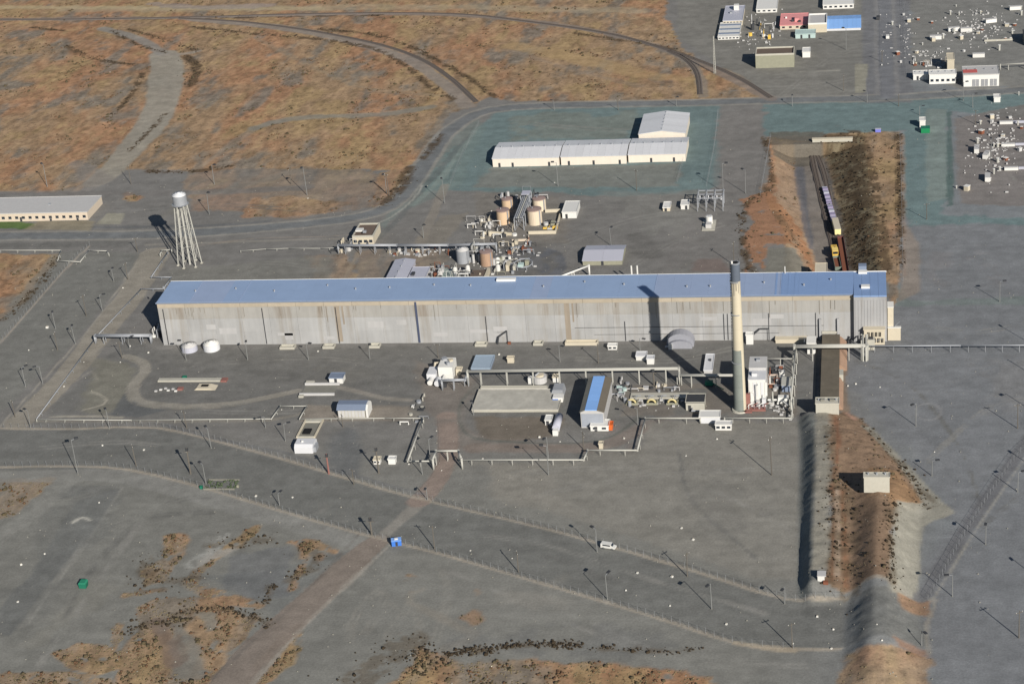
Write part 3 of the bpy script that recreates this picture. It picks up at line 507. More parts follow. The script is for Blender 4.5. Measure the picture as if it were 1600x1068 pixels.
lav = M_('lavender_metal_roof', (168,170,182), rough=.5, var=.03); lgrey = M_('light_grey_roof', (176,176,176), rough=.8, var=.06); brown = M_('brown_roof_gravel', (98,86,78), rough=.95, var=.12, scale=1); tanm = M_('tan_tank_paint', (192,168,140), rough=.8, var=.09, streak=1, scale=.7); tanl = M_('pale_tank_paint', (200,186,166), rough=.8, var=.08, streak=1, scale=.7); taup = M_('tank_roof', (138,120,116), rough=.9, var=.08)
yel = M_('yellow_paint', (206,172,80), rough=.5, var=.05); red = M_('red_brown_steel', (132,92,86), rough=.8, var=.12); pink = M_('salmon_roof', (205,140,140), rough=.8, var=.06); orange = M_('orange_paint', (196,96,44), rough=.6, var=.05)
blue = M_('blue_paint', (60,110,190), rough=.5, var=.05); green = M_('green_paint', (30,104,84), rough=.6, var=.08); purple = M_('faded_purple_deck', (140,134,160), rough=.8, var=.12, scale=1.5); skyb = M_('bright_blue_roof', (128,170,226), rough=.6, var=.03); teal = M_('pale_teal_wall', (166,186,184), rough=.8, var=.05); bluegrey = M_('blue_grey_metal_roof', (112,124,144), rough=.5, var=.05)
polem = M_('weathered_pole', (96,92,86), rough=.85, var=.1); wire = M_('chain_link_wire', (112,114,112), rough=.6, var=.05); olive = M_('olive_wall', (140,140,124), rough=.9, var=.1); rust = M_('rusty_steel', (118,74,56), rough=.9, var=.15, scale=1.5); glass = M_('window_glass', (40,48,58), rough=.15, var=.02)
E_ = MB
# ------------------------------------------------------------------ the long concrete canyon building
cb = thing('canyon_building', 'enormous long windowless concrete building with a flat blue roof across the middle of the site', 'factory building')
L0, D0, H0 = 306.0, 20.4, 19.9; XP = 293.0; ns = 24; sw = XP/ns
stain = {int((g(514,540)[0])//sw), int((g(886,535)[0])//sw)}
base = MB().box(.4,.4,-7,L0-.4,D0-.4,H0-.25); base.build('core_wall', concrete, cb)
for i in range(ns):
    x0, x1 = i*sw+.025, (i+1)*sw-.025
    for z0, z1, dy in ((-.3, 6.0, .0), (6.02, 12.2, -.012), (12.22, 17.6, .012)):
        MB().box(x0, dy, z0, x1, .5, z1).build('wall_section', (conc_low if z0 < 12 else conc_top), cb)
    MB().box(x0+.02, -.16, 17.62, x1-.02, .45, H0).build('cornice_band', cornice_m, cb)
    MB().box(x0, D0-.5, -.3, x1, D0, H0-.3).build('wall_section', concrete, cb)
for sx in stain:      # rusty run-off below a roof drain
    xx = sx*sw+sw*.35; MB().box(xx, -.06, 1.0, xx+2.2, -.035, 17.5).build('stained_panel', concrete_b, cb); MB().box(xx+3.2, -.06, 9, xx+3.9, -.035, 17.5).build('stained_panel', concrete_b, cb)
for px, r, m in ((268,.14,dark),(420,.13,dark),(533,.14,dark),(657,.42,M_('blue_black_joint',(66,74,96))),(763,.12,dark),(978,.13,dark),(1132,.12,dark),(1138,.12,dark),(1202,.1,dark),(1275,.1,dark)):
    X = g(px, 533)[0]; zt = 17.0 if r > .12 else 12; zt = 9 if px == 978 else zt
    MB().box(X-r, -.3, .3, X+r, -.03, zt+ (2 if r > .3 else 0)).build('downspout', m, cb)
X0 = g(900,533)[0]; MB().tube([(X0,-.22,6.4),(XP-12,-.22,6.4)], .09, 5).build('conduit', dark, cb); MB().tube([(X0+8,-.22,3.2),(XP-30,-.22,3.2)], .07, 5).build('conduit', dark, cb)
rp2 = random.Random(4)
for k in range(16):     # patched and repainted rectangles on the wall
    px_ = rp2.uniform(8, XP-16); pz = rp2.uniform(1, 11); MB().box(px_, -.045, pz, px_+rp2.uniform(2.5,8), -.03, pz+rp2.uniform(1.2,3.2)).build('patch_panel', M_('patched_concrete', (160,160,161), var=.08, scale=.5, streak=1), cb)
for k in range(34): px_ = rp2.uniform(3, XP-4); MB().box(px_, -.2, 17.0-rp2.uniform(.5,7), px_+.14, -.185, 17.6).build('runoff_streak', M_('wall_runoff', (128,122,112), var=.1, scale=.5, streak=1), cb)
for px in (1282,1310):
    X = g(px, 533)[0]; MB().box(X-.45, -1.1, -3, X+.45, -.1, 9.6).build('buttress', concrete, cb)
X = g(1282,533)[0]; MB().box(X+.6,-.8,2.9,X+6.6,-.1,3.9).build('lintel', conc_lt, cb)
np_ = 40; pw = XP/np_
for i in range(np_):
    m = roof_l if (2 <= i <= 3 or 29 <= i <= 35 or i in (22,)) else roof_d if i in (36, 37, 38, 39) else roof_b
    MB().prism([(-.45,H0+.02),(D0+.4,H0+.5),(D0+.4,H0+.9),(-.45,H0+.42)], i*pw+.01, (i+1)*pw-.01, 'x').build('roof_panel', m, cb)
    if i in (2, 5, 29, 36): MB().prism([(-.4,H0+.3),(D0+.35,H0+.8),(D0+.35,H0+1.0),(-.4,H0+.5)], i*pw-.12, i*pw+.12, 'x').build('roof_seam', roof_l, cb)
for k in range(4): MB().prism([(-.4,H0+.3),(D0+.35,H0+.8),(D0+.35,H0+.96),(-.4,H0+.46)], g(1212,533)[0]+k*2.6, g(1212,533)[0]+k*2.6+.8, 'x').build('roof_seam', roof_d, cb)
MB().box(-.4,-.55,H0-.25,XP,-.46,H0+.35).build('gutter', bluegrey, cb); MB().box(-.1,D0+.42,H0+.3,L0+.2,D0+.5,H0+1.05).build('gutter', white, cb)
# projecting right hand block
b0 = thing_w = MB().box(XP+.02,-2.4,-3,L0+.02,D0+.02,H0+.02); b0.build('end_block', concrete, cb)
for k in range(10):
    x = XP+.5+k*1.24; MB().box(x,-2.52,.2,x+1.0,-2.41,18.4).build('ribbed_panel', concrete, cb)
for k in range(4): MB().box(XP+k*3.25+.03,-2.8,H0+.05,XP+(k+1)*3.25-.03,D0+.3,H0+.7).build('roof_panel', roof_d, cb)
MB().box(XP+3,4,H0+.7,XP+6.4,6.5,H0+1.5).build('roof_hatch', white, cb); MB().box(XP+2,D0+.6,H0-6,XP+5.2,D0+3.6,H0+3.2).build('roof_stair_tower', bluegrey, cb); MB().box(XP+1.9,D0-1.8,H0+.72,XP+5.4,D0+.5,H0+1.6).build('tower_cap', white, cb)
X = g(795,470)[0]; MB().box(X+.5,15.5,H0+.9,X+8.6,17.6,H0+1.9).build('roof_hatch', white, cb)
for px in (300,352,410,470,545,590,640,705,760,870,930,990,1085,1120,1200,1260,1300): X = g(px,470)[0]; MB().cyl(X,8+(px % 7),H0+.5,H0+1.5,.35,n=8).build('roof_vent', galv, cb)
for px in (1230,): X = g(px,470)[0]; MB().box(X,D0-.6,H0+.6,X+.3,D0-.2,H0+4).build('mast', white, cb)
# left gable end with frames
for y in (3.5, 8, 12.5, 17): MB().box(-.35,y,0,.38,y+.5,17.5).build('buttress', concrete, cb)
ex = thing('stair_enclosure', 'cream louvred stair enclosure at the right foot of the long concrete building', 'stair tower', (g(1368,528)[0], -2.4, 0))
MB().box(-4.6,-3.0,0,3.6,-.15,6.6).build('wall', cream, ex)
for r in range(2):
    for c in range(4 if r else 5):
        x = -3.9+c*1.5+(.6 if r else 0); o = MB().box(x,-3.12,1.0+r*2.7,x+.95,-3.02,2.9+r*2.7).build('window', black, ex); MB().box(x+.42,-3.2,1.0+r*2.7,x+.52,-3.13,2.9+r*2.7).build('frame', cream, o)
MB().box(-4.9,-3.3,6.6,3.9,-.1,6.9).build('roof', cream, ex); MB().tube([(-4.4,-3.4,0),(3.2,-3.4,3.1)], .1, 4).build('handrail', galv, ex)
ax = thing('end_annex', 'cream white stepped annex with an outside stair on the right end of the long building', 'annex', (306.3, 2, 0))
MB().box(.1,-2.2,0,2.4,3,14).build('tower', cream, ax); MB().box(.1,-3.5,0,5.2,-2.25,5.5).build('wall', cream, ax); MB().box(2.45,-2.2,0,4.4,1,4.2).build('wall', white, ax); MB().box(0.05,-3.6,5.5,5.4,-2.2,5.8).build('roof', white, ax); MB().tube([(2.6,-3.0,5.8),(4.8,-3.0,8.2)],.12,4).build('handrail', galv, ax); MB().box(0,-2.3,14,2.5,3.1,14.3).build('roof', white, ax)
# ------------------------------------------------------------------ the tall stack
bx, by = g(1157, 640)[0], g(1157, 640)[1]
st = thing('smokestack', 'very tall cream chimney stack with dark top band in front of the long building', 'smokestack', (bx, by, 0))
Hs = 61.0; rr = lambda z: 2.3-.66*z/Hs
for k in range(11):
    z0, z1 = k*Hs*.885/11, (k+1)*Hs*.885/11; MB().cyl(0,0,z0,z1-.03,rr(z0),rr(z1),32).build('shaft_ring', M_('stack_cream', (186,178,158), var=.05, scale=.4, streak=1, obj=.015), st)
MB().cyl(0,0,Hs*.885,Hs,rr(Hs*.885)+.05,rr(Hs)+.05,28).build('dark_top_band', M_('stack_band', (84,92,104), var=.08), st); MB().cyl(0,0,Hs,Hs+.3,rr(Hs)+.2,n=28).build('rim', galv, st); MB().cyl(0,0,Hs+.31,Hs+.34,rr(Hs)-.4,n=24).build('flue_opening', black, st)
for k in range(5):
    z0, z1 = k*5.2, (k+1)*5.2-.05; MB().cyl(0,0,z0,z1,rr(z0)+.14,rr(z1)+.14,20,math.radians(150),math.radians(305)).build('cladding', M_('stack_cladding', (120,126,122), var=.06, scale=.8), st)
for zz in (20.5, 40.5, Hs*.885-.3): MB().cyl(0,0,zz,zz+.18,rr(zz)+.55,n=24,a0=math.radians(140),a1=math.radians(300)).build('platform', galv, st)
for k in range(6): a = math.radians(200+k*26); MB().box(rr(Hs)*math.cos(a)-.25,rr(Hs)*math.sin(a)-.14,Hs*.885-3.5-k % 3,rr(Hs)*math.cos(a)+.2,rr(Hs)*math.sin(a)+.02,Hs*.885-.2).build('soot_streak', M_('soot', (140,134,122), var=.1), st)
MB().cyl(-1.1,-1.1,Hs+.3,Hs+1.3,.35,n=8).build('beacon', white, st); MB().tube([(1.4,0,Hs),(1.4,0,Hs+2)],.06,4).build('lightning_rod', dark, st)
mb = MB()
for z in np.arange(1,Hs-1,1.2): mb.box(-rr(z)-.35,-.35,z,-rr(z)-.05,.35,z+.08)
for s in (-.35,.35): mb.tube([(-rr(0)-.3,s,0),(-rr(Hs)-.3,s,Hs)],.06,4)
mb.build('ladder', dark, st); MB().cyl(0,0,0,.6,3.4,3.2,20).build('footing', conc_lt, st)
# ------------------------------------------------------------------ water tower
wx, wy = g(297, 413); wt = thing('water_tower', 'silver domed water tank on tall splayed white steel legs at the left', 'water tower', (wx, wy, 0))
Zt = solve(lambda h: proj(wx, wy, h)[1], 320, 5, 60); Zr = solve(lambda h: proj(wx, wy, h)[1], 303, 5, 70); rt_ = 3.25
MB().cyl(0,0,Zt+.6,Zr-.6,rt_,n=28).build('tank', galv, wt, False); MB().dome(0,0,Zr-.6,rt_+.15,1.5,28).build('domed_roof', whiteb, wt, True); MB().cyl(0,0,Zt-1.2,Zt+.6,1.2,rt_,28).build('tank_bottom', galv, wt); MB().cyl(0,0,Zt+.4,Zt+.55,rt_+.7,n=24).build('walkway', galv, wt)
for k in range(6):
    a = k*math.pi/3+.25; MB().tube([(5.6*math.cos(a),5.0*math.sin(a),0),(2.9*math.cos(a),2.9*math.sin(a),Zt+.6)],.26,6).build('leg', galv_l, wt); MB().bc(5.6*math.cos(a),5.0*math.sin(a),0,1.1,1.1,.5).build('footing', conc_lt, wt)
MB().tube([(0,0,0),(0,0,Zt)],.5,8).build('riser_pipe', galv_l, wt); mb = MB()
for j in range(3):
    for k in range(6):
        a, b = k*math.pi/3+.25, (k+1)*math.pi/3+.25; f0, f1 = (j+.05)/3, (j+1)/3; q = lambda an, f: ((5.6-2.7*f)*math.cos(an), (5.0-2.1*f)*math.sin(an), (Zt+.6)*f)
        mb.tube([q(a,f0), q(b,f1)],.07,4); mb.tube([q(a,f1), q(b,f1)],.09,4)
mb.build('bracing', galv_l, wt); MB().tube([(3.2,-.2,Zt),(3.4,-.2,Zr+.5)],.1,4).build('ladder', galv, wt)
# ------------------------------------------------------------------ ordinary buildings: placed by the foot of their front wall
def frame(x0, x1, yb, yt, yk, z=None):
    xm = (x0+x1)/2; z = (gz(xm, yb)[2] if z is None else z); X0 = g(x0, yb, z)[0]; X1 = g(x1, yb, z)[0]; Y = g(xm, yb, z)[1]; w = X1-X0; Xm = (X0+X1)/2
    h = solve(lambda t: proj(Xm, Y, z+t)[1], yt, .2, 60); d = solve(lambda t: proj(Xm, Y+t, z+h)[1], yk, .5, 120); return Xm, Y, z, w, d, h
def building(name, label, cat, x0, x1, yb, yt, yk, wall=white, roof=lgrey, style='flat', doors=(), wins=0, vents=0, panels=0, units=(), group=None, z=None, trim=None, rows=1):
    Xm, Y, z, w, d, h = frame(x0, x1, yb, yt, yk, z); t = thing(name, label, cat, (Xm, Y, z), 0, group); a = w/2; trim = trim or roof
    if style == 'flat':
        MB().box(-a,0,-.3,a,d,h).build('wall', wall, t); MB().box(-a-.2,-.2,h,a+.2,d+.2,h+.25).build('roof', roof, t)
        mb = MB(); mb.box(-a-.22,-.22,h+.25,a+.22,.02,h+.45); mb.box(-a-.22,d-.02,h+.25,a+.22,d+.22,h+.45); mb.box(-a-.22,.02,h+.25,-a+.02,d-.02,h+.45); mb.box(a-.02,.02,h+.25,a+.22,d-.02,h+.45); mb.build('roof_edge', trim, t)
    elif style == 'parapet':
        MB().box(-a,0,-.3,a,d,h-1).build('wall', wall, t); mb = MB(); mb.box(-a,0,h-1,a,.4,h); mb.box(-a,d-.4,h-1,a,d,h); mb.box(-a,.4,h-1,-a+.4,d-.4,h); mb.box(a-.4,.4,h-1,a,d-.4,h); mb.build('parapet', trim, t); MB().box(-a+.4,.4,h-1,a-.4,d-.4,h-.8).build('roof', roof, t)
    elif style == 'gable_x':      # ridge runs left to right
        hr = min(d*.09, 1.6); MB().prism([(0,-.3),(d,-.3),(d,h),(d/2,h+hr),(0,h)], -a, a, 'x').build('wall', wall, t)
        n = max(1, panels or 1)
        for k in range(n):
            p, q = -a-.3+(w+.6)*k/n+.02, -a-.3+(w+.6)*(k+1)/n-.02
            MB().prism([(-.4,h-.06),(d/2,h+hr+.03),(d/2,h+hr+.25),(-.4,h+.16)], p, q, 'x').build('roof_panel' if n > 1 else 'roof', roof, t); MB().prism([(d/2,h+hr+.03),(d+.4,h-.06),(d+.4,h+.16),(d/2,h+hr+.25)], p, q, 'x').build('roof_panel' if n > 1 else 'roof', roof, t)
    elif style == 'gable_y':      # ridge runs away from the camera
        hr = min(w*.07, 1.5); MB().prism([(-a,-.3),(a,-.3),(a,h),(0,h+hr),(-a,h)], 0, d).build('wall', wall, t)
        n = max(1, panels or 1)
        for k in range(n):
            p, q = -.3+(d+.6)*k/n+.02, -.3+(d+.6)*(k+1)/n-.02
            MB().prism([(-a-.3,h-.06),(0,h+hr+.03),(0,h+hr+.25),(-a-.3,h+.16)], p, q).build('roof_panel' if n > 1 else 'roof', roof, t); MB().prism([(0,h+hr+.03),(a+.3,h-.06),(a+.3,h+.16),(0,h+hr+.25)], p, q).build('roof_panel' if n > 1 else 'roof', roof, t)
    for u in doors:
        x = -a+w*u; o = MB().box(x-.55,-.12,0,x+.55,-.02,2.2).build('door', dark, t)
    if wins:
        for r in range(rows):
            for k in range(wins):
                x = -a+w*(k+.5)/wins; zz = min(1.4, h*.4)+r*3.2; ww = min(.8, w/wins*.32); o = MB().box(x-ww,-.1,zz,x+ww,-.02,zz+min(1.3, h*.4)).build('window', glass, t); MB().box(x-ww-.1,-.16,zz-.12,x+ww+.1,-.02,zz-.02).build('sill', trim, o)
    for k in range(vents):
        x = -a+w*(k+.5)/vents
        if style == 'gable_x': MB().cyl(x,d/2+.6,h+.8,h+min(d*.09,1.6)+.9,.3,n=8).build('roof_vent', galv, t)
        elif style == 'gable_y': MB().cyl(.0,d*(k+.5)/vents,h+.5,h+min(w*.07,1.5)+.8,.3,n=8).build('roof_vent', galv, t)
        else: MB().cyl(x,d*.6,h+.2,h+1.0,.3,n=8).build('roof_vent', galv, t)
    for (u, v, uw, ud, uh, m) in units: MB().bc(-a+w*u, d*v, h+.26, uw, ud, uh).build('rooftop_unit', m, t)
    return t
# north yard
building('office_building', 'long low beige building with a pale grey roof at the left edge beside the road', 'building', -90, 136, 346, 334, 309, beige, lgrey, 'flat', doors=(.55,.75,.93), wins=22, vents=0, units=[(.7,.5,1.2,1.2,.6,galv)])
wwall = M_('warm_white_wall', (206,198,186), rough=.8, var=.05, scale=.3, streak=1)
WG = 'white warehouse units standing end to end in the green yard'
building('warehouse', 'leftmost of the three white warehouse units standing end to end in the green yard', 'warehouse', 771, 873.5, 260, 247, 222, wwall, whiteb, 'gable_x', doors=(.1,.3,.85), wins=0, vents=6, panels=9, group=WG)
building('warehouse', 'middle of the three white warehouse units standing end to end in the green yard', 'warehouse', 877.5, 978.5, 257, 244, 219, wwall, whiteb, 'gable_x', doors=(.12,.5,.9), vents=6, panels=9, group=WG)
building('warehouse', 'rightmost of the three white warehouse units, joined to the tall shed behind', 'warehouse', 982.5, 1071, 253, 241, 216, wwall, whiteb, 'gable_x', doors=(.4,.8), vents=6, panels=8, group=WG)
building('warehouse', 'large white gabled shed standing behind the right end of the warehouse row', 'warehouse', 999, 1071, 224, 209, 178, wwall, whiteb, 'gable_y', vents=6, panels=8)
building('guard_building', 'small pale building with a brown gravel roof inside a raised parapet beside the long road', 'building', 552, 584, 383, 368, 348, cream, brown, 'parapet', doors=(.3,.7), wins=4, units=[(.25,.35,3.5,3,.8,white),(.55,.2,1.6,1.2,1,galv)], trim=conc_lt)
building('storage_shed', 'long lavender roofed shed close behind the blue roof, left of the tank cluster', 'shed', 602, 633, 448, 440, 406, lav, lav, 'gable_y', vents=4, panels=7)
building('lean_to_shed', 'small grey lean-to shed beside the lavender roofed shed', 'shed', 636, 662, 450, 441, 418, lgrey, lav, 'flat', units=[(.2,.5,1.4,3,.8,dark)])
building('storage_shed', 'wide low shed with two pale lavender roof slopes behind the long building', 'shed', 911, 972, 414, 407, 384, olive, lav, 'gable_x', doors=(.5,), panels=2)
building('white_shed', 'bright white cube shaped shed just right of the four round tanks', 'shed', 879, 901, 341, 332, 315, white, white, 'flat', doors=(.3,))
building('equipment_hut', 'square pale hut standing alone in the back yard, left one of two', 'hut', 1036, 1047, 330, 325, 316, cream, white, 'flat', doors=(.4,))
building('equipment_hut', 'square white hut with a dark door in the back yard, right one of two', 'hut', 1064, 1076, 327, 321, 313, white, white, 'flat', doors=(.7,))
building('tunnel_hood', 'small pale block between the cutting tracks and the back of the long building', 'shed', 1274, 1292, 440, 428, 412, cream, cream, 'flat', z=0)
# upper right
building('blockhouse', 'windowless concrete building with a dark recessed roof in the upper yard', 'building', 1181, 1241, 106, 84, 73, olive, brown, 'parapet', trim=conc_lt)
building('white_annex', 'small white block attached to the right side of the concrete blockhouse', 'annex', 1254, 1266, 90, 82, 75, white, white, 'flat')
building('shop_building', 'pale lavender roofed building with a white rooftop unit at the top edge', 'building', 1130, 1160, 40, 33, 10, cream, lav, 'flat', wins=6, units=[(.6,.75,3,4,3,white),(.35,.5,1.5,2,1,galv)])
sb = building('striped_shed', 'white building with purple grey stripes across its roof in the upper yard', 'building', 1122, 1155, 62, 58, 36, white, white, 'flat', wins=6)
Xm, Y, z, w, d, h = frame(1122, 1155, 62, 58, 36)
for k in range(3): MB().box(-w/2,d*(.18+.3*k),h+.26,w/2,d*(.26+.3*k),h+.5).build('roof_stripe', bluegrey, sb)
building('trailer_office', 'white flat roofed trailer cut by the top edge of the picture', 'trailer', 1182, 1214, 20, 15, -6, white, white, 'flat', wins=4)
building('trailer_office', 'long white trailer at the top edge above the blue roofed building', 'trailer', 1286, 1334, 14, 8, -8, white, white, 'flat', wins=6)
building('salmon_building', 'low building with a salmon pink roof in the upper yard', 'building', 1219, 1262, 46, 40, 22, cream, pink, 'flat', wins=4, units=[(.6,.4,2.5,6,2,pink),(.45,.3,1.2,1.2,1.4,dark),(.7,.25,1.5,1.5,1,dark),(.2,.6,1,1,1,white)], trim=pink)
building('beige_building', 'tall plain beige building beside the salmon pink roof', 'building', 1263, 1292, 51, 36, 21, cream, lgrey, 'parapet', trim=white)
building('teal_annex', 'pale teal low annex in front of the salmon roofed building', 'annex', 1243, 1274, 60, 54, 47, teal, teal, 'flat', doors=(.3,.7))
building('blue_roof_building', 'upper yard building with a sky blue and slate blue gabled roof', 'building', 1290, 1345, 48, 44, 25, whiteb, skyb, 'gable_x', panels=8)
building('white_office', 'long bright white building with a stepped front in the fenced junk yard', 'building', 1427, 1450, 125, 117, 111, white, white, 'flat', doors=(.3,), vents=3)
building('white_office', 'taller white building section left of the white garage with three doors', 'building', 1452, 1494, 131, 117, 110, white, white, 'flat', wins=5, vents=4)
gr_ = building('garage_building', 'white garage with three grey doors and a faded red stripe along its roof', 'garage', 1505, 1561, 135, 117, 104, white, lgrey, 'flat', vents=4)
Xm, Y, z, w, d, h = frame(1505, 1561, 135, 117, 104)
for k in range(3): o = MB().box(-w/2+w*(.25+.25*k),-.15,.2,-w/2+w*(.25+.25*k)+w*.19,-.02,h*.62).build('garage_door', M_('grey_door',(136,138,142)), gr_)
for k in range(3): MB().box(-w/2+w*(.25+.25*k)+w*.09,-.2,.2,-w/2+w*(.25+.25*k)+w*.10,-.16,h*.62).build('door_seam', white, gr_)
MB().box(-w/2,d*.2,h+.46,-w/2+w*.4,d*.55,h+.6).build('roof_stripe', M_('faded_red',(178,92,88)), gr_)
building('concrete_tower', 'narrow tall beige concrete tower behind the bright white buildings', 'tower', 1480, 1491, 112, 94, 84, cream, cream, 'flat')
building('portal_hut', 'white guard hut beside a green container in the green sealed yard', 'hut', 1437, 1446, 200, 189, 184, white, white, 'flat')
building('white_cabin', 'white cabin alone on the green strip at the upper right', 'cabin', 1553, 1563, 160, 153, 148, white, white, 'flat')
# south yard
building('utility_shed', 'small white shed with a dark blue roof standing alone in front of the long building', 'shed', 515, 536, 599, 591, 583, white, bluegrey, 'flat', doors=(.48,), trim=bluegrey)
Xm, Y, z, w, d, h = frame(529, 571, 652, 640, 627); hb = thing('blue_roofed_building', 'grey building with slate blue roof and bright white end wall in left front yard', 'building', (Xm, Y, 0))
MB().box(-w/2,0,-.3,w/2,d,h).build('wall', conc_lt, hb); MB().prism([(-.5,h),(d+.5,h),(d*.75,h+1.6),(d*.25,h+1.6)], -w/2-.4, w/2+.4, 'x').build('roof', bluegrey, hb); MB().prism([(0,0),(d,0),(d,h),(d*.75,h+1.4),(d*.25,h+1.4),(0,h)], w/2+.41, w/2+1.2, 'x').build('end_wall', white, hb)
for k in range(8): MB().box(-w/2+w*(k+.1)/8,-.1,.2,-w/2+w*(k+.9)/8,-.02,h-.3).build('wall_panel', lgrey, hb)
Xm, Y, z, w, d, h = frame(907, 943, 668, 644, 592); bb = thing('blue_roof_shed', 'long narrow building with a bright sky blue roof between two brown grey side slopes', 'building', (Xm+.4, Y, 0))
MB().box(-w/2,0,-.3,w/2,d,h).build('wall', lgrey, bb); hr = .9
MB().prism([(-w/2-.3,h),(-w*.30,h+hr),(-w*.30,h+hr+.2),(-w/2-.3,h+.2)], -.3, d+.3).build('side_roof', conc_dk, bb); MB().prism([(w*.22,h+hr),(w/2+.3,h),(w/2+.3,h+.2),(w*.22,h+hr+.2)], -.3, d+.3).build('side_roof', M_('brown_grey_roof',(104,98,88)), bb)
for k in range(7): MB().box(-w*.30+.02,-.3+(d+.6)*k/7+.02,h+hr+.01,w*.22-.02,-.3+(d+.6)*(k+1)/7-.02,h+hr+.3).build('roof_panel', skyb, bb)
MB().prism([(-w/2,h),(w/2,h),(w*.22,h+hr),(-w*.30,h+hr)], 0, d).build('gable', lgrey, bb); MB().box(-w/2+.3,-.12,.5,w/2-.3,-.02,h-.6).build('wall_panel', M_('mid_grey_panel',(140,146,156)), bb)
building('entry_trailer', 'white and orange trailer against the front of the sky blue roofed shed', 'trailer', 923, 951, 673, 666, 656, white, white, 'flat', doors=(.3,), wins=2)
oc = building('orange_container', 'small orange box beside the white entry trailer', 'container', 951.5, 957, 672, 665, 659, orange, orange, 'flat')
building('dark_roof_hut', 'grey hut with a dark flat roof between the yellow hatched pits and the white containers', 'hut', 1072, 1101, 641, 629, 616, conc_lt, dark, 'flat', doors=(.2,), trim=conc_lt)
building('blue_grey_container', 'blue grey box shaped container behind the left end of the pipe bridge', 'container', 737, 766, 581, 576, 556, bluegrey, M_('blue_grey_top',(140,156,172)), 'flat')
building('white_container', 'large plain white container left of the stack foot', 'container', 1093, 1125, 661, 652, 642, whiteb, white, 'flat')
building('white_container', 'white container with three dark vents in front of the plain white container', 'container', 1118, 1143, 672, 664, 658, white, white, 'flat', wins=3)
building('white_cabin', 'white cabin behind a smaller one near the shadow of the stack', 'cabin', 994, 1010, 563, 557, 550, white, whiteb, 'flat')
building('white_cabin', 'smaller white cabin overlapping the corner of its neighbour near the stack shadow', 'cabin', 1011, 1022, 569, 561, 556, white, whiteb, 'flat')
building('white_slab_shed', 'low narrow pale shed lying in the shadow of the stack', 'shed', 1100, 1113, 583, 579, 554, lgrey, whiteb, 'flat', units=[(.6,.6,.8,1.2,.6,dark)])
building('small_cabin', 'small white cabin with a blue tinted roof beside the silver tank in the front yard', 'cabin', 852, 862, 664, 657, 649, white, white, 'flat', doors=(.4,))
building('pump_hut', 'left hut of a pair of tiny white huts below the paired pipe lines', 'hut', 584, 594, 725, 719, 714, white, cream, 'flat', wins=2)
building('pump_hut', 'right and brighter hut of a pair of tiny white huts below the paired pipe lines', 'hut', 607, 618, 725, 718, 713, white, white, 'flat')
building('wall_hut', 'white box hut against the long wall just right of the stack', 'hut', 1166, 1177, 538, 524, 520, white, white, 'flat')
building('small_hut', 'small cream hut left of the pipe bridge near the long wall', 'hut', 793, 803, 567, 560, 557, cream, cream, 'flat')
building('small_hut', 'small white hut behind the pipe bridge, right of the round machine', 'hut', 864, 873, 597, 590, 585, white, cream, 'flat')
building('small_hut', 'tiny cream hut beside the zigzag pipe, in front of the orange container', 'hut', 936, 942, 701, 694, 690, cream, cream, 'flat')
building('tunnel_block', 'big square white concrete block at the head of the earth mound', 'concrete block', 1275, 1311, 655, 631, 622, conc_lt, conc_lt, 'flat', z=0, vents=4, units=[(.3,.5,1.6,1.4,.8,conc_dk),(.7,.5,1.6,1.4,.8,conc_dk)])
building('tunnel_block', 'square white concrete block sitting alone on top of the earth mound', 'concrete block', 1350, 1390, 768, 746, 739, conc_lt, conc_lt, 'flat', vents=3)
building('mud_platform', 'low block of old grey concrete among red equipment at the foot of the stack', 'platform', 1199, 1214, 601, 599, 584, conc_lt, M_('pinkish_slab',(186,170,158)), 'parapet')
building('wide_slab', 'broad low slab of pale worn concrete below the pipe bridge', 'concrete slab', 738, 872, 643.5, 640.5, 609, conc_lt, M_('worn_concrete', (168,166,158), var=.16, scale=.35, dirt=.2), 'flat')
MBX = frame(738, 872, 643.5, 640.5, 609)
building('concrete_kerb_wall', 'straight raised concrete kerb along the back of the broad slab', 'wall', 752, 855, 608, 606, 604, lgrey, conc_lt, 'flat')
for (x0,x1,yb,lb) in ((437,460,546,'leftmost of the pale concrete boxes along the foot of the long wall'),(504,522,545,'second pale concrete box from the left along the foot of the long wall'),(577,593,544,'third pale concrete box from the left along the foot of the long wall'),(742,760,541.5,'pale concrete box at the foot of the wall beside the leaning dark pipes'),(833,848,540,'short pale concrete box at the wall foot left of the long beige box')):
    b = building('wall_box', lb, 'concrete box', x0, x1, yb, yb-3.5, yb-9, cornice_m, conc_lt, 'parapet', group='pale concrete boxes along the foot of the long wall')
building('long_wall_box', 'long beige concrete box at the wall foot left of the stack shadow', 'concrete box', 883, 934, 539.5, 535, 530, cream, cream, 'parapet')
building('long_wall_box', 'long beige concrete box at the wall foot just left of the covered tunnel', 'concrete box', 1212, 1262, 536, 531, 525.5, cream, cream, 'flat')
building('valve_box', 'bright white twin box in front of the long beige wall box', 'cabinet', 950, 964, 546.5, 541, 537, white, white, 'flat', wins=2)
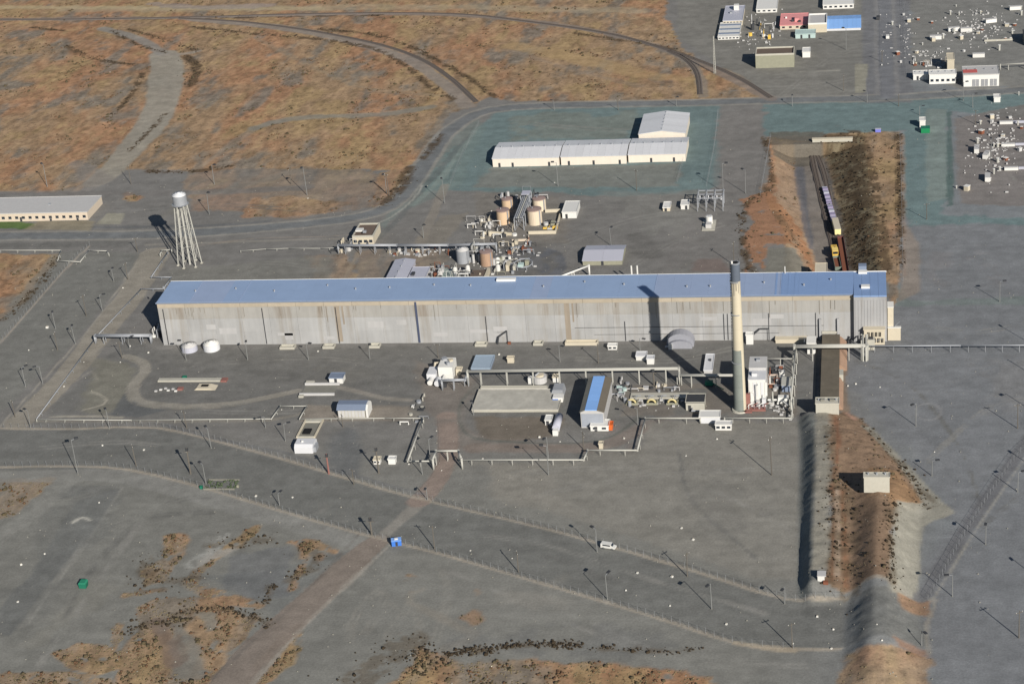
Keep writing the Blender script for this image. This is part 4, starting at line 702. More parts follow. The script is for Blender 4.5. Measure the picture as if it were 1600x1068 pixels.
# machinery tower beside the stack
Xm, Y, z, w, d, h = frame(1170.5, 1197, 634, 589, 557); pt = thing('filter_building', 'tall white and grey process building with pipes, right beside the foot of the stack', 'building', (Xm, Y, 0))
MB().box(-w/2,0,-.3,w/2,d*.45,h*.9).build('wall', white, pt); MB().box(-w/2,d*.45+.01,-.3,w/2,d,h-.4).build('wall', lgrey, pt); MB().box(-w/2-.15,d*.45,h-.4,w/2+.15,d+.15,h).build('roof', lgrey, pt); MB().box(-w/2-.1,-.1,h*.9,w/2+.1,d*.44,h*.9+.25).build('roof', whiteb, pt)
for k, (dx_, hh) in enumerate(((.8,.5),(2.6,.75),(5.4,.4))): MB().tube([(-w/2+dx_,-.5,0),(-w/2+dx_,-.5,h*hh),(-w/2+dx_+.9,-.5,h*hh),(-w/2+dx_+.9,.2,h*hh)],.28,6).build('duct', galv if k % 2 else white, pt)
for k in range(3): MB().bc(-w/2+1.4+k*2.2,-1.2,0,1.5,1.4,2+k*.9).build('casing', (white, lgrey, whiteb)[k], pt)
for k in range(5): MB().box(-w/2+.3+k*1.45,-.14,h*.35,-w/2+1.3+k*1.45,-.04,h*.82).build('wall_panel', whiteb if k % 2 else white, pt)
MB().bc(0,d*.8,h,1.4,1.4,.8).build('rooftop_unit', galv, pt); MB().bc(-1,d*.2,h*.9+.26,2,2,1.2).build('rooftop_unit', whiteb, pt); MB().tube([(w/2,-.8,1.5),(w/2+2.5,-.8,1.5),(w/2+2.5,2,1.5),(w/2+2.5,2,5)],.3,6).build('duct', galv_l, pt)
rp = thing('red_skid', 'rusty red steel platform and pipework at the foot of the stack', 'machinery', (Xm, Y, 0))
MB().box(-w/2-2.6,-4.6,0,w/2,-1.2,.8).build('deck', red, rp); MB().box(-w/2-1.2,-2.6,.82,-w/2+.6,-1.3,6.2).build('column', red, rp); MB().box(-w/2-4,-6,0,-w/2+1.4,-4.7,.6).build('deck', red, rp)
for k in range(4): MB().tube([(-w/2+k*2,-3.9,.8),(-w/2+k*2,-3.9,2.4),(-w/2+k*2+1.4,-2.2,2.4)],.2,6).build('pipe', red if k % 2 else white, rp)
for k in range(5): MB().tube([(-w/2-2.2+k*2.2,-4.5,.8),(-w/2-2.2+k*2.2,-4.5,1.9)],.05,4).build('railing_post', galv, rp)
MB().tube([(-w/2-2.4,-4.5,1.9),(w/2,-4.5,1.9)],.05,4).build('handrail', galv, rp)
# ------------------------------------------------------------------ tanks
def tank(label, cx, yb, r_px, yt, m=tanm, mr=taup, z=0.0, dome=0, cat='tank', name='storage_tank', group=None, ladder=True):
    x, y = g(cx, yb, z); r = abs(g(cx+r_px, yb)[0]-x); y += r; h = solve(lambda t: proj(x, y-r, z+t)[1], yt, .3, 40)
    t = thing(name, label, cat, (x, y, z), 0, group); MB().cyl(0,0,-.2,h,r,n=24).build('shell', m, t)
    if dome: MB().dome(0,0,h,r,dome,24,4).build('roof', mr, t, True)
    else: MB().cyl(0,0,h,h+.35,r+.1,.3,24).build('roof', mr, t); MB().cyl(0,0,h-.4,h-.1,r+.08,n=24).build('rim', mr, t)
    if ladder: MB().box(r*.75,-r*.75,0,r*.75+.5,-r*.75+.2,h).build('ladder', galv, t); MB().cyl(-r*.3,0,h+.1,h+.9,.25,n=8).build('vent', galv, t)
    return t
TG = 'four large tan storage tanks around the grey trestle'
tank('back left tan storage tank with a rusty roof, left of the grey trestle', 792, 329, 8.6, 313, group=TG); tank('front left tan storage tank, left of the grey trestle', 785.5, 352, 10, 331, group=TG); tank('back right pale storage tank with a brown roof, right of the grey trestle', 842, 331, 10, 313, tanl, group=TG); tank('front right pale storage tank, tallest looking and right of the grey trestle', 835, 353, 11, 330, tanl, group=TG)
tank('brown weathered tank standing in the pipe tangle behind the long building', 759.5, 417, 9.8, 396, M_('brown_tank',(158,132,112),var=.14,streak=1,scale=1)); tank('silver grey wide tank left of the brown tank in the pipe tangle', 722.5, 413, 10, 394, galv, lgrey, dome=1.2)
tank('rounded white domed tank at the left foot of the long wall', 327.5, 551, 12.5, 542, whiteb, white, dome=1.3, ladder=False); tank('lavender grey domed tank at the left foot of the long wall', 293, 552.5, 12, 544.5, lav, lgrey, dome=1.0, ladder=False)
for lb, cx, yb, r, yt in (('small white tank among pipes behind the blue roof, left one','711','430','3.6','421'),('second small white tank among pipes behind the blue roof',731,429,3.6,418),('small squat white tank beside the round pipe frame',777,412,4,406),('small bright white tank near the brown tank',778,424,3.6,417)): tank(lb, float(cx), float(yb), float(r), float(yt), white, white, dome=.8, ladder=False)
Xm, Y = g(874, 676); sv_ = thing('silver_tank', 'silver horizontal cylinder tank lying beside the small cabin in the front yard', 'tank', (Xm-1.2, Y, 0)); MB().tube([(0,0,1.9),(0,10,1.9)],1.5,14).build('shell', lav, sv_, True)
for q in (1.5,8.5): MB().box(-1.1,q-.3,0,1.1,q+.3,.9).build('saddle', conc_lt, sv_)
MB().box(-1,-2.4,0,1,-.2,2.2).build('pump_box', white, sv_)
Xm, Y = g(475, 708); wt2 = thing('white_tank', 'big rounded white container tank standing in the left front yard', 'tank', (Xm, Y, 0)); MB().prism([(0,0),(7,0),(7,2.4),(5.8,3.4),(1.2,3.4),(0,2.4)], -3.6, 3.6, 'x').build('shell', whiteb, wt2); MB().box(3.61,1,0,4.6,5,2.2).build('end_cabinet', galv, wt2); MB().cyl(-1,3,3.4,4,.5,n=10).build('hatch', white, wt2)
Xm, Y = g(1063, 541); dm = thing('arched_shelter', 'grey arched fabric shelter against the long wall, just right of the stack shadow', 'shelter', (Xm, Y+.2, 0)); MB().prism([(-5.6,0)]+[(5.6*math.cos(a), 1.2+4.6*math.sin(a)) for a in np.linspace(math.pi, 0, 13)]+[(5.6,0)], -.6, 4.6).build('canopy', M_('grey_tarpaulin',(136,138,146),rough=.8,var=.08), dm); MB().prism([(-5.0,0)]+[(5.0*math.cos(a), .8+2.6*math.sin(a)) for a in np.linspace(math.pi, 0, 11)]+[(5.0,0)], -2.4, -.62).build('canopy', M_('grey_tarpaulin',(136,138,146),rough=.8,var=.08), dm); MB().box(-4.6,-3.2,0,-3.0,-1.8,2.4).build('entry', white, dm); MB().tube([(-6,-2.5,1),(-3,-2.5,1.4)],.5,8).build('duct', galv, dm)
Xm, Y = g(858, 341); tr = thing('grey_trestle', 'tall grey steel trestle full of pipes standing between the four round tanks', 'pipe trestle', (g(812,360)[0], g(812,360)[1], 0))
for k in range(6):
    y = k*5.5
    for s in (-2.2,2.2): MB().box(s-.2,y-.2,0,s+.2,y+.2,6.6 if k < 4 else 9).build('post', galv, tr)
    MB().box(-2.4,y-.15,6.2,2.4,y+.15,6.6).build('crossbeam', galv, tr)
for s in (-1.8,-.9,0,.9,1.8): MB().tube([(s,-1,6.9),(s,29,6.9)],.3,6).build('pipe', galv if s else galv_l, tr)
MB().box(-2.4,20,4.5,2.4,28,4.8).build('deck', galv, tr); MB().box(-2,23,9,2,28,9.3).build('roof', lav, tr)
for k in range(4): MB().tube([(-2.2,k*5.5,.2),(2.2,k*5.5,6.2)],.1,4).build('brace', galv, tr)
def lowwall(name, label, P, h, th, m, cat='wall', zs=None, group=None):
    Q = [g(a,b) for a, b in P]; t = thing(name, label, cat, (Q[0][0], Q[0][1], 0), 0, group)
    for i in range(len(Q)-1):
        (ax_, ay_), (bx_, by_) = Q[i], Q[i+1]; L = math.hypot(bx_-ax_, by_-ay_); o = MB().box(-th/2*(i > 0),-th/2,-.2,L,th/2,h-.01*(i % 2)).build('wall_run', m, t); o.location = (ax_-Q[0][0], ay_-Q[0][1], 0); o.rotation_euler = (0,0,math.atan2(by_-ay_, bx_-ax_))
    return t
lowwall('containment_wall', 'low white containment wall around the right hand pair of tanks', [(826,366),(868,365),(877,331),(852,332)], 1.6, .5, cream); lowwall('containment_wall', 'low cream containment wall around the left hand pair of tanks', [(752,366),(775,366),(800,368)], 1.4, .5, cream); lowwall('containment_wall', 'pinkish low wall in front of the grey trestle', [(800,377),(826,376),(826,370)], 1.0, .5, beige)
HT = 2.9; xa, xb = g(1283,590,HT)[0], g(1311,590,HT)[0]; ct = thing('covered_tunnel', 'long raised earth covered tunnel running from the long building to the square white block', 'tunnel', ((xa+xb)/2, TRY0, 0)); wt_ = (xb-xa)/2; Lt = -1.3-TRY0
soil = M_('tunnel_soil', (96,90,80), rough=.95, var=.14, scale=.5, dirt=.2, bump=.5); MB().box(-wt_,0,-.3,wt_,Lt,HT-.25).build('side_wall', conc_dk, ct); nseg = 5
for k in range(nseg): MB().box(-wt_-.1,Lt*k/nseg+.03,HT-.24,wt_+.1,Lt*(k+1)/nseg-.03,HT+.02*(k % 2)).build('roof_slab', soil, ct)
MB().box(-wt_-.6,Lt*.80,HT+.03,wt_+1.2,Lt*.80+.5,HT+.4).build('kerb', beige, ct); MB().prism([(wt_+.01,-.2),(wt_+3.2,-.2),(wt_+.6,HT-.5),(wt_+.01,HT-.3)], Lt*.55, Lt*.98).build('earth_slope', M_('pinkish_earth', (150,124,106), rough=.95, var=.12, scale=.6), ct); MB().box(wt_+.02,Lt*.40,-.2,wt_+1.6,Lt*.48,HT-.2).build('concrete_block', conc_lt, ct); MB().prism([(wt_+.01,-.2),(wt_+1.8,-.2),(wt_+.5,HT-.8),(wt_+.01,HT-.5)], 0, Lt*.38).build('earth_slope', M_('pinkish_earth', (150,124,106)), ct)
MB().box(-wt_-2.6,.5,-.2,-wt_-2.2,Lt*.97,.3).build('edge_kerb', conc_dk, ct)
Xp = frame(1269.5, 1332, 222, 209, 205, z=-.2)
pw_ = thing('portal_wall', 'long white concrete headwall at the top of the railway cutting', 'wall', (Xp[0], PORTAL_Y+.2, 0)); MB().box(-Xp[3]/2,0,-3.2,Xp[3]/2,2.2,1.4).build('headwall', conc_lt, pw_); MB().box(-Xp[3]/2-.2,-.1,1.4,Xp[3]/2+.2,2.4,1.7).build('coping', cream, pw_); MB().box(-Xp[3]/2-6,.3,-7,-Xp[3]/2-.02,2,-1.2).build('tunnel_mouth', black, pw_)
# ------------------------------------------------------------------ labels that place small look-alikes by what stands near them
LM = [('the water tower',290,370),('the long low beige building',80,335),('the left end of the long building',250,500),('the white domed tank',327,542),('the lone white shed',525,591),('the slate roofed grey building',550,640),('the white container tank',474,698),('the pair of tiny huts',600,719),('the white machine cluster',690,588),('the broad concrete slab',805,625),('the sky blue roofed shed',932,628),('the tall stack',1157,600),('the white containers',1110,655),('the white block on the mound',1370,755),('the concrete block by the covered tunnel',1292,640),('the cream stair enclosure',1370,515),('the blue cabin',620,846),('the white van',951,853),('the dark green bin',131,911),('the curved service track',215,600),
 ('the parapet building',575,365),('the four round tanks',815,335),('the lavender slope shed',942,397),('the switchyard frames',1110,318),('the white warehouse row',920,240),('the large white gabled shed',1040,195),('the railway cutting',1300,300),('the concrete headwall',1300,213),('the concrete blockhouse',1215,92),('the blue gabled building',1318,35),('the white garage',1533,120),('the white guard hut',1442,192),('the trestle pipeline on the right',1480,538),('the oval ring mark',1450,643),('the small white shelter',1282,898),('the brown dirt track',480,945),('the bend of the long road',660,290),('the dark roofed vault',1602,66),('the topmost white trough',1572,193),('the middle white trough',1575,228),('the lowest white trough',1580,265),('the low white wall in the junk yard',1560,64),('the beige concrete tower',1485,98),('the stepped white office',1460,120),('the white cabin on the green strip',1558,154),('the junk yard fence',1414,60),('the long white trailer at the top edge',1310,4),('the fork of the railway',600,70),('the wide pale patrol road',110,585)]
_seen = {}
def autolabel(items, desc, group):        # items: list of (px, py); returns labels
    out = []
    for px, py in items:
        c = sorted((math.hypot((px-a), (py-b)*1.6), n, px-a, py-b) for n, a, b in LM)[:7]; best = None
        for d, n, dx, dy in c:
            rel = ('right of' if dx > 0 else 'left of') if abs(dx) > abs(dy)*1.2 else ('in front of' if dy > 0 else 'behind')
            adv = 'close' if d < 45 and rel in ('behind', ) else ('just' if d < 45 else '' if d < 110 else 'well')
            p = f"{desc} {adv+' ' if adv else ''}{rel} {n}"
            if p not in _seen: best = p; break
        if best is None:
            d, n, dx, dy = c[0]; rel = ('right of' if dx > 0 else 'left of') if abs(dx) > abs(dy)*1.2 else ('in front of' if dy > 0 else 'behind'); k = 2
            while f"{desc} {rel} {n}, number {k} out from it" in _seen: k += 1
            best = f"{desc} {rel} {n}, number {k} out from it"
        _seen[best] = 1; out.append(best)
    return out
def clone(root, loc, rz, label, scale=None):
    r = root.copy(); COL.objects.link(r); r.location = loc; r.rotation_euler = (0,0,rz); r['label'] = label
    if scale: r.scale = scale
    for ch in root.children:
        c = ch.copy(); COL.objects.link(c); c.parent = r
        for q in ch.children: d = q.copy(); COL.objects.link(d); d.parent = c
    return r
# ------------------------------------------------------------------ poles (foot; tip of its shadow)
PO = [(74,292,52,272),(205,288,183,270),(335,288,312,270),(327,335,308,312),(200,437,185,418),(178,440,163,428),(160,486,146,467),(135,494,113,470),(87,514,73,496),(118,538,104,517),(215,394,195,380),(40,604,22,580),(67,600,50,578),(24,652,8,630),(48,669,33,645),(171,669,155,645),(292,669,274,645),(291,563,268,540),(387,562,368,542),(191,560,172,540),(203,545,195,530),(122,741,92,692),(213,728,193,697),(330,700,310,672),(322,756,300,727),(90,547,75,525),
 (482,562,465,540),(578,561,560,540),(685,559,670,540),(415,668,402,655),(446,689,425,664),(536,667,518,650),(660,741,640,718),(740,648,722,633),(553,757,530,735),(672,717,650,688),(875,565,850,545),(935,567,905,543),(1000,547,980,532),(997,664,970,641),(912,702,880,678),(857,716,823,686),(857,742,814,700),(1206,742,1135,688),
 (1431,665,1383,636),(1456,743,1425,720),(1590,669,1537,635),(1632,742,1577,702),(1625,650,1575,614),(1620,590,1572,562),(1625,545,1570,512),(1590,768,1545,740),(679,857,648,820),(437,790,425,772),(668,781,650,760),(810,893,778,860),(949,936,911,895),(1112,951,1068,908),(1074,900,1032,861),(933,862,897,826),(1226,943,1200,912),(1238,1011,1190,968),(1540,850,1495,813),(1488,931,1442,895),(1592,996,1523,950),(1440,1008,1397,985),(1630,910,1576,870),
 (1448,343,1410,328),(1562,471,1518,449),(872,291,840,268),(995,298,960,278),(1130,300,1068,277),(1165,302,1135,278),(1147,414,1105,389),(955,384,925,367),(480,305,440,280),(608,306,576,285),(695,318,665,295),(662,372,640,358),(455,288,452,270),(604,302,578,283),(866,172,850,165),(966,172,955,162),(1057,166,1038,158),(1322,78,1285,62),(1318,142,1290,128),(1238,166,1220,158),(1355,160,1340,150),(1404,166,1385,155),(1505,157,1470,142),(1520,168,1490,158),(1524,194,1495,182),(1437,180,1425,174),(1548,248,1505,232),(1378,97,1357,88)]
def mkpole(name, label, cat, group, m, r=.17):
    t = thing(name, label, cat, (0,0,0), 0, group); MB().tube([(0,0,-.3),(0,0,11)], [r*1.25,r*.8], 6).build('pole', m, t); return t
lp = mkpole('light_pole', 'x', 'light pole', 'light poles standing in the gravel yards', M_('grey_pole_steel',(118,120,120),rough=.7), .15); MB().tube([(0,0,10.8),(1.6,0,11.2)],.08,4).build('arm', galv, lp); MB().bc(1.9,0,11.05,1.5,.9,.5).build('lamp_head', dark, lp); MB().bc(0,0,-.2,.5,.5,.3).build('footing', conc_dk, lp)
up = mkpole('utility_pole', 'x', 'utility pole', 'wooden utility poles around the plant', polem, .17); MB().bc(0,0,10.1,2.6,.16,.18).build('crossarm', polem, up)
for s in (-1.1,0,1.1): MB().cyl(s,0,10.28,10.6,.08,n=6).build('insulator', white, up)
lpos = [p[:2] for i, p in enumerate(PO) if i % 3 != 1]; upos = [p[:2] for i, p in enumerate(PO) if i % 3 == 1]
ll = iter(autolabel(lpos, 'grey light pole', '')); ul = iter(autolabel(upos, 'wooden utility pole', '')); first = {0: 1, 1: 1}
for i, (a, b, c, d) in enumerate(PO):
    x, y, z = gz(a, b); sx, sy = g(c, d); H = min(max(math.hypot(sx-x, sy-y)*math.tan(SUN_EL), 5), 19); u = i % 3 == 1; src = up if u else lp; lab = next(ul if u else ll); k = H/11
    if first[u]: src.location = (x, y, z); src.rotation_euler = (0,0,rng.uniform(-.4,.4)+2.2); src['label'] = lab; src.scale = (1,1,k); first[u] = 0
    else:
        q = clone(src, (x, y, z), rng.uniform(0, 6.2), lab, (1,1,k)); q.rotation_euler = (rng.normal()*.018, rng.normal()*.018, q.rotation_euler[2])
for a, b, c, d, m, lab in ((298,740,269,704,polem,'thick pole with a bulky top in front of the slate roofed grey building, left side'),(592,739,558,703,polem,'thick wooden pole casting a heavy shadow beside the pair of tiny huts'),(514,740,487,712,red,'rusty red painted pole in front of the white container tank'),(581,835,561,808,polem,'thick short pole beside the fence junction near the blue cabin'),(1022,602,1000,580,polem,'pole with a transformer can right of the sky blue roofed shed')):
    x, y, z = gz(a, b); sx, sy = g(c, d); H = math.hypot(sx-x, sy-y)*math.tan(SUN_EL); t = thing('thick_pole', lab, 'pole', (x, y, z)); MB().tube([(0,0,-.3),(0,0,H)],[.36,.26],8).build('pole', m, t); MB().bc(0,0,H-1.2,.9,.9,1.1).build('top_box', dark, t); MB().bc(0,0,H-1.6,2.6,.2,.2).build('crossarm', polem, t)
x, y = g(1117, 115); t = thing('lattice_mast', 'pale slender lattice mast standing by the railway spur in the upper yard', 'mast', (x, y, 0))
for s, q in ((-.5,-.5),(.5,-.5),(.5,.5),(-.5,.5)): MB().tube([(s,q,0),(s*.3,q*.3,22)],.12,4).build('leg', galv_l, t)
mb = MB()
for k in range(14): f = 1-.7*k/14; mb.tube([(-.5*f,-.5*f,k*1.55),(.5*f,-.5*f,k*1.55+1.5)],.06,4); mb.tube([(.5*f,.5*f,k*1.55),(-.5*f,.5*f,k*1.55+1.5)],.06,4)
mb.build('bracing', galv_l, t)
# ------------------------------------------------------------------ pipelines on supports
def pipeline(label, pts, z=1.6, r=.28, sp=6.0, m=galv_l, name='pipeline', n=1, gap=.8, sup=True, frame_w=0, ends=True, z2=None):
    Q = [g(a, b, z) for a, b in pts]; x0, y0 = Q[0]; t = thing(name, label, 'pipeline', (x0, y0, 0))
    for k in range(n):
        o = (k-(n-1)/2)*gap; P = []
        for (a, b) in Q: P.append((a-x0, b-y0+o, z+(.03*k)))
        if ends: P = [(P[0][0],P[0][1],0)]+P+[(P[-1][0],P[-1][1],0)]
        for i in range(len(P)-1): MB().tube([P[i], P[i+1]], r, 7).build('pipe', m, t, True)
        for p in P[1:-1]: MB().cyl(p[0],p[1],p[2]-r*1.2,p[2]+r*1.2,r*1.15,n=8).build('elbow', m, t)
    if not sup: return t
    for i in range(len(Q)-1):
        (ax_, ay_), (bx_, by_) = Q[i], Q[i+1]; L = math.hypot(bx_-ax_, by_-ay_); m_ = max(1, int(L/sp)); w = max(.5, (n-1)*gap/2+.4) if not frame_w else frame_w; hor = abs(bx_-ax_) > abs(by_-ay_)
        for k in range(m_):
            f = (k+.5)/m_; X, Y = ax_+(bx_-ax_)*f-x0, ay_+(by_-ay_)*f-y0; mb = MB(); th = .06 if z < 3 else .13
            dx, dy = (0, w) if hor else (w, 0)
            mb.bc(X-dx,Y-dy,0,th*2,th*2,z-r); mb.bc(X+dx,Y+dy,0,th*2,th*2,z-r-.004); mb.bc(X,Y,z-r-.15,th*2+.04+2*dx,th*2+.04+2*dy,.16); mb.build('support', m, t)
    return t
pipeline('low steam pipe running diagonally along the pale patrol road at the far left', [(257,451),(221,451),(152,524),(57,654)], 1.2, .2, 9, galv)
pipeline('low pale pipe along the front left yard with two square expansion loops', [(57,655),(205,656),(424,654),(438,634),(479,634),(468,654),(600,653),(661,653)], 1.2, .2, 7)
pipeline('zigzag pale pipe stepping across the front yard from the tiny huts to the containers', [(661,653),(637,720),(676,720)], 2.2, .3, 7)
pipeline('raised pipe arch stepping over the reddish dirt track', [(676,718),(681,704),(716,704),(721,717)], 4.2, .4, 6, galv_l)
pipeline('long pale pipe that steps up twice beside the small cream hut in the front yard', [(721,718),(912,718),(918,703),(996,703),(1008,653),(1094,653)], 2.2, .3, 7)
pipeline('pale pipe enclosing the machinery yard right of the stack foot', [(1132,653),(1237,653),(1239,623)], 2.0, .26, 6)
pipeline('thin pipe with a square loop left of the water tower beside the road', [(250,397),(253,391),(268,390)], 1.4, .25, 5); pipeline('thin white pipe with a dog leg in front of the long low beige building', [(-40,391),(95,391),(90,407),(125,409),(139,391),(167,392),(170,397)], 1.2, .22, 8)
pipeline('pipe dropping from the water tower down to the corner of the long building', [(262,394),(236,433),(268,433),(257,448)], 1.2, .22, 7, galv)
pipeline('row of small posts and thin pipe behind the left part of the blue roof', [(376,392),(415,389),(450,388),(500,388),(530,387)], 1.0, .15, 8)
pipeline('dark pipe rack reaching out from the left end of the long building', [(148,524),(235,524)], 3.6, .3, 7, galv, 'pipe_rack', 3, .8)
pipeline('long pipe rack running left from the tank cluster behind the blue roof', [(528,383),(620,383),(700,383),(775,381)], 4.2, .26, 7, galv, 'pipe_rack', 3, .7)
pipeline('tall pale pipe bridge crossing the middle of the front yard above the broad slab', [(730,580),(1061,575.5)], 6.2, .34, 9.6, galv_l, 'pipe_bridge', 2, 1.1)
pipeline('lower pipe bridge section continuing right into the shadow of the stack', [(1061,582),(1061,586),(1176,586)], 5.0, .3, 9, galv_l, 'pipe_bridge', 2, .9)
pipeline('short pale pipe bridge joining the white machine cluster to the long pipe bridge', [(690,594),(727,593),(729,584)], 4.2, .34, 6, galv, 'pipe_bridge', 2, .8)
pipeline('thick twin pipe bridge crossing the covered tunnel at the right end', [(1241,541),(1355,540)], 6.0, .5, 14, galv_l, 'pipe_bridge', 2, 1.3)
pipeline('pipe bridge running from the machinery yard up to the tunnel crossing', [(1243,542),(1236,628)], 5.0, .36, 8, galv_l, 'pipe_bridge', 2, .8)
pipeline('thin cross pipe on frames above the yard right of the stack', [(1198,560),(1241,560)], 4.6, .2, 6, galv_l)
pipeline('long pale pipeline on many short trestles running off to the right edge', [(1352,540.5),(1500,539.5),(1660,539)], 2.8, .26, 6.2, galv, 'trestle_pipeline')
pipeline('pale pipe on posts leaving the white garage to the right', [(1563,101),(1640,97)], 3.2, .3, 8); pipeline('white slanting pipe rising behind the blue roof', [(870,434),(920,415)], 5, .45, 20, white)
for px in (988,997): X, Y = g(px, 446); t = tag(MB().tube([(0,0,0),(0,0,solve(lambda h: proj(X,Y,h)[1],415,1,60))],.4,8).build('vent_pipe', white), ('left' if px < 990 else 'right')+' one of two white vent pipes rising behind the blue roof', 'vent pipe'); t.location = (X, Y, 0)
X, Y = g(1370, 563); t = thing('valve_tower', 'pale steel pipe tower where the thick twin bridge meets the long trestle pipeline', 'pipe tower', (g(1351,563)[0], g(1351,563)[1], 0))
for s in (-1.2,1.2):
    for q in (0, 11): MB().box(s-.2,q-.2,0,s+.2,q+.2,6.4).build('post', galv_l, t)
for s in (-.6,.6): MB().tube([(s,-.6,0),(s,-.6,6),(s,11,6)],.35,7).build('pipe', galv_l, t)
MB().bc(2.6,11,0,3,3,4.4).build('valve_box', conc_lt, t); MB().bc(2.6,11,4.42,1.6,1.6,.5).build('hatch', dark, t)
X, Y = g(1268, 549); t = thing('pipe_bridge_hut', 'small white valve hut hung on the pipe bridge left of the covered tunnel', 'hut', (X, Y-1, 0)); MB().box(-1.6,-1.2,0,1.6,1.2,4.6).build('wall', white, t); MB().box(-1.9,-1.5,4.62,1.9,5,5.0).build('roof', white, t); MB().box(-.5,-1.3,.1,.5,-1.21,2).build('door', dark, t)
# ------------------------------------------------------------------ machinery and other odd structures
x, y = g(694, 596); t = thing('white_machine_cluster', 'big jumble of white ducts, drums and casings left of the pipe bridge', 'machinery', (x, y, 0))
MB().box(-2.5,2,0,3.4,11,5.5).build('casing', white, t); MB().box(-7,0,0,-3.2,7,3.4).build('casing', whiteb, t); MB().cyl(-1,9,5.5,6.4,1.2,n=14).build('fan', galv, t); MB().cyl(1.8,8,5.5,6.2,1.0,n=14).build('fan', cream, t); MB().cyl(1.4,4.4,5.5,6.8,.8,n=12).build('fan', galv, t)
MB().tube([(-5,-.6,1.4),(-5,-4,1.4)],1.1,12).build('drum', white, t); MB().tube([(-1.8,-1,1.6),(-1.8,-5,1.6)],1.3,12).build('drum', whiteb, t); MB().tube([(0,1.6,2),(0,-2,2),(2.4,-2,2)],.6,10).build('duct', white, t); MB().tube([(-3,9,4),(-5,9,4),(-5,7,2)],.6,10).build('duct', cream, t); MB().tube([(3.5,9,2),(6,9,2),(6,6,2)],.4,8).build('duct', cream, t); MB().bc(1.2,-4.6,0,1.4,1.6,1.6).build('pump_box', dark, t); MB().bc(4.8,7,0,1.8,2.4,2.6).build('cabinet', cream, t)
x, y = g(842, 601); t = thing('round_machine', 'pale round machine with coiled pipes under the pipe bridge', 'machinery', (x, y, 0)); MB().cyl(0,3,0,2.6,2.9,n=18).build('drum', lgrey, t); MB().cyl(0,3,2.6,3.3,1.8,n=14).build('cap', cream, t); MB().tube([(-1.5,1.4,3.4),(0,3,4.1),(1.6,4.6,3.4)],.3,6).build('pipe', galv, t); MB().bc(-3.6,2,0,1.6,2.4,2.6).build('cabinet', white, t)
x, y = g(870, 620); t = thing('silver_skip', 'silver grey angular unit with a white and blue box right of the broad slab', 'machinery', (x, y, 0)); MB().prism([(-2.8,0),(2.8,0),(2.2,2.6),(-1.6,2.6)], 1, 7).build('hopper', galv, t); MB().box(-1,-4.4,0,3,-1,1.9).build('box', white, t); MB().box(-1.02,-4.45,.6,1.2,-4.41,1.4).build('stripe', blue, t)
x, y = g(1020, 636); t = thing('vent_pit_row', 'pale sunken slab with three yellow gooseneck vents right of the sky blue roofed shed', 'vent pits', (x, y, 0)); MB().box(-9.5,7,0,13,11.5,.5).build('slab', conc_lt, t)
for k, (px, m) in enumerate(((987,cream),(1018,yel),(1050,yel))):
    X = g(px, 634)[0]-x; o = MB().tube([(X+1.5*math.cos(a), 1.5, 1.2+1.4*math.sin(a)) for a in np.linspace(0, math.pi, 9)], .4, 8).build('gooseneck_vent', M_('cream_yellow_paint', (186,174,128), rough=.7), t, True); MB().bc(X,3.4,0,4.6,3,.8).build('pit_kerb', olive, t); MB().bc(X,3.4,.81,3.6,2,.05).build('pit_opening', black, t)
for k in range(4): MB().tube([(-7+k*5,5.6,0),(-7+k*5,5.6,2.2),(-5+k*5,5.6,2.2)],.2,6).build('pipe', galv, t)
MB().tube([(-9,1,0),(-9,1,2.4)],.7,10).build('filter', galv, t); MB().tube([(-11,4,0),(-11,4,2)],.7,10).build('filter', galv, t); MB().tube([(15.5,-1.5,1),(15.5,-5,1),(20,-5,1)],.35,8).build('pipe', galv, t)
x, y = g(496, 618); t = thing('sunken_bay', 'pair of concrete walls around a sunken bay in front of the lone white shed', 'loading bay', (x, y, 0)); MB().box(-7.5,9.2,0,7,9.9,1.0).build('wall', lgrey, t); MB().box(-7.5,0,0,7,.8,1.0).build('wall', lgrey, t); MB().box(-7,1,0,6.5,9,.08).build('floor', conc_dk, t); MB().bc(-5.5,10.6,0,3.4,1.6,1.2).build('cabinet', conc_lt, t); MB().bc(-6.4,-1.2,0,2,1.3,.9).build('cabinet', conc_lt, t)
x, y = g(484, 684); t = thing('open_pit', 'open rectangular concrete pit with dark interior behind the white container tank', 'pit', (x, y, 0)); w_, d_ = 5.4, 14.5
sk = lambda yy: -yy*.0
MB().box(-w_,0,0,-w_+.6,d_,.7).build('kerb', cream, t); MB().box(w_-3.8,0,0,w_-3.2,d_,.7).build('kerb', cream, t); MB().box(-w_+.61,0,0,w_-3.81,.5,.7).build('kerb', conc_lt, t); MB().box(-w_+.61,d_-2,0,w_-3.81,d_,.7).build('kerb', conc_lt, t); MB().box(-w_+.7,.6,.05,w_-3.9,d_-2.1,.12).build('pit_floor', conc_dk, t); MB().bc(-2.2,5,.13,3,4,.4).build('hatch_opening', black, t)
x, y = g(287, 612); t = thing('foundation_remains', 'long narrow remains of a pale foundation with red ends inside the curved track', 'foundation', (x, y, 0)); MB().box(-14,9,0,13,11.4,.7).build('slab', conc_lt, t); MB().prism([(4,0),(13,0),(10,.8),(5,.8)], 1.5, 6).build('ramp', cream, t); MB().bc(14.5,10,0,2.4,3,.8).build('end_block', red, t); MB().bc(-2,2.2,0,2.2,2,.8).build('end_block', red, t); MB().bc(-3.4,12.5,0,1.6,1.6,1).build('drum', green, t)
for k in range(7): MB().bc(-12+k*1.7,.5+(k*37 % 5)*.6,0,1.1,.8,.5).build('rubble_block', white if k % 2 else lgrey, t)
MB().bc(8,4,.82,3,1.6,.2).build('opening', black, t)
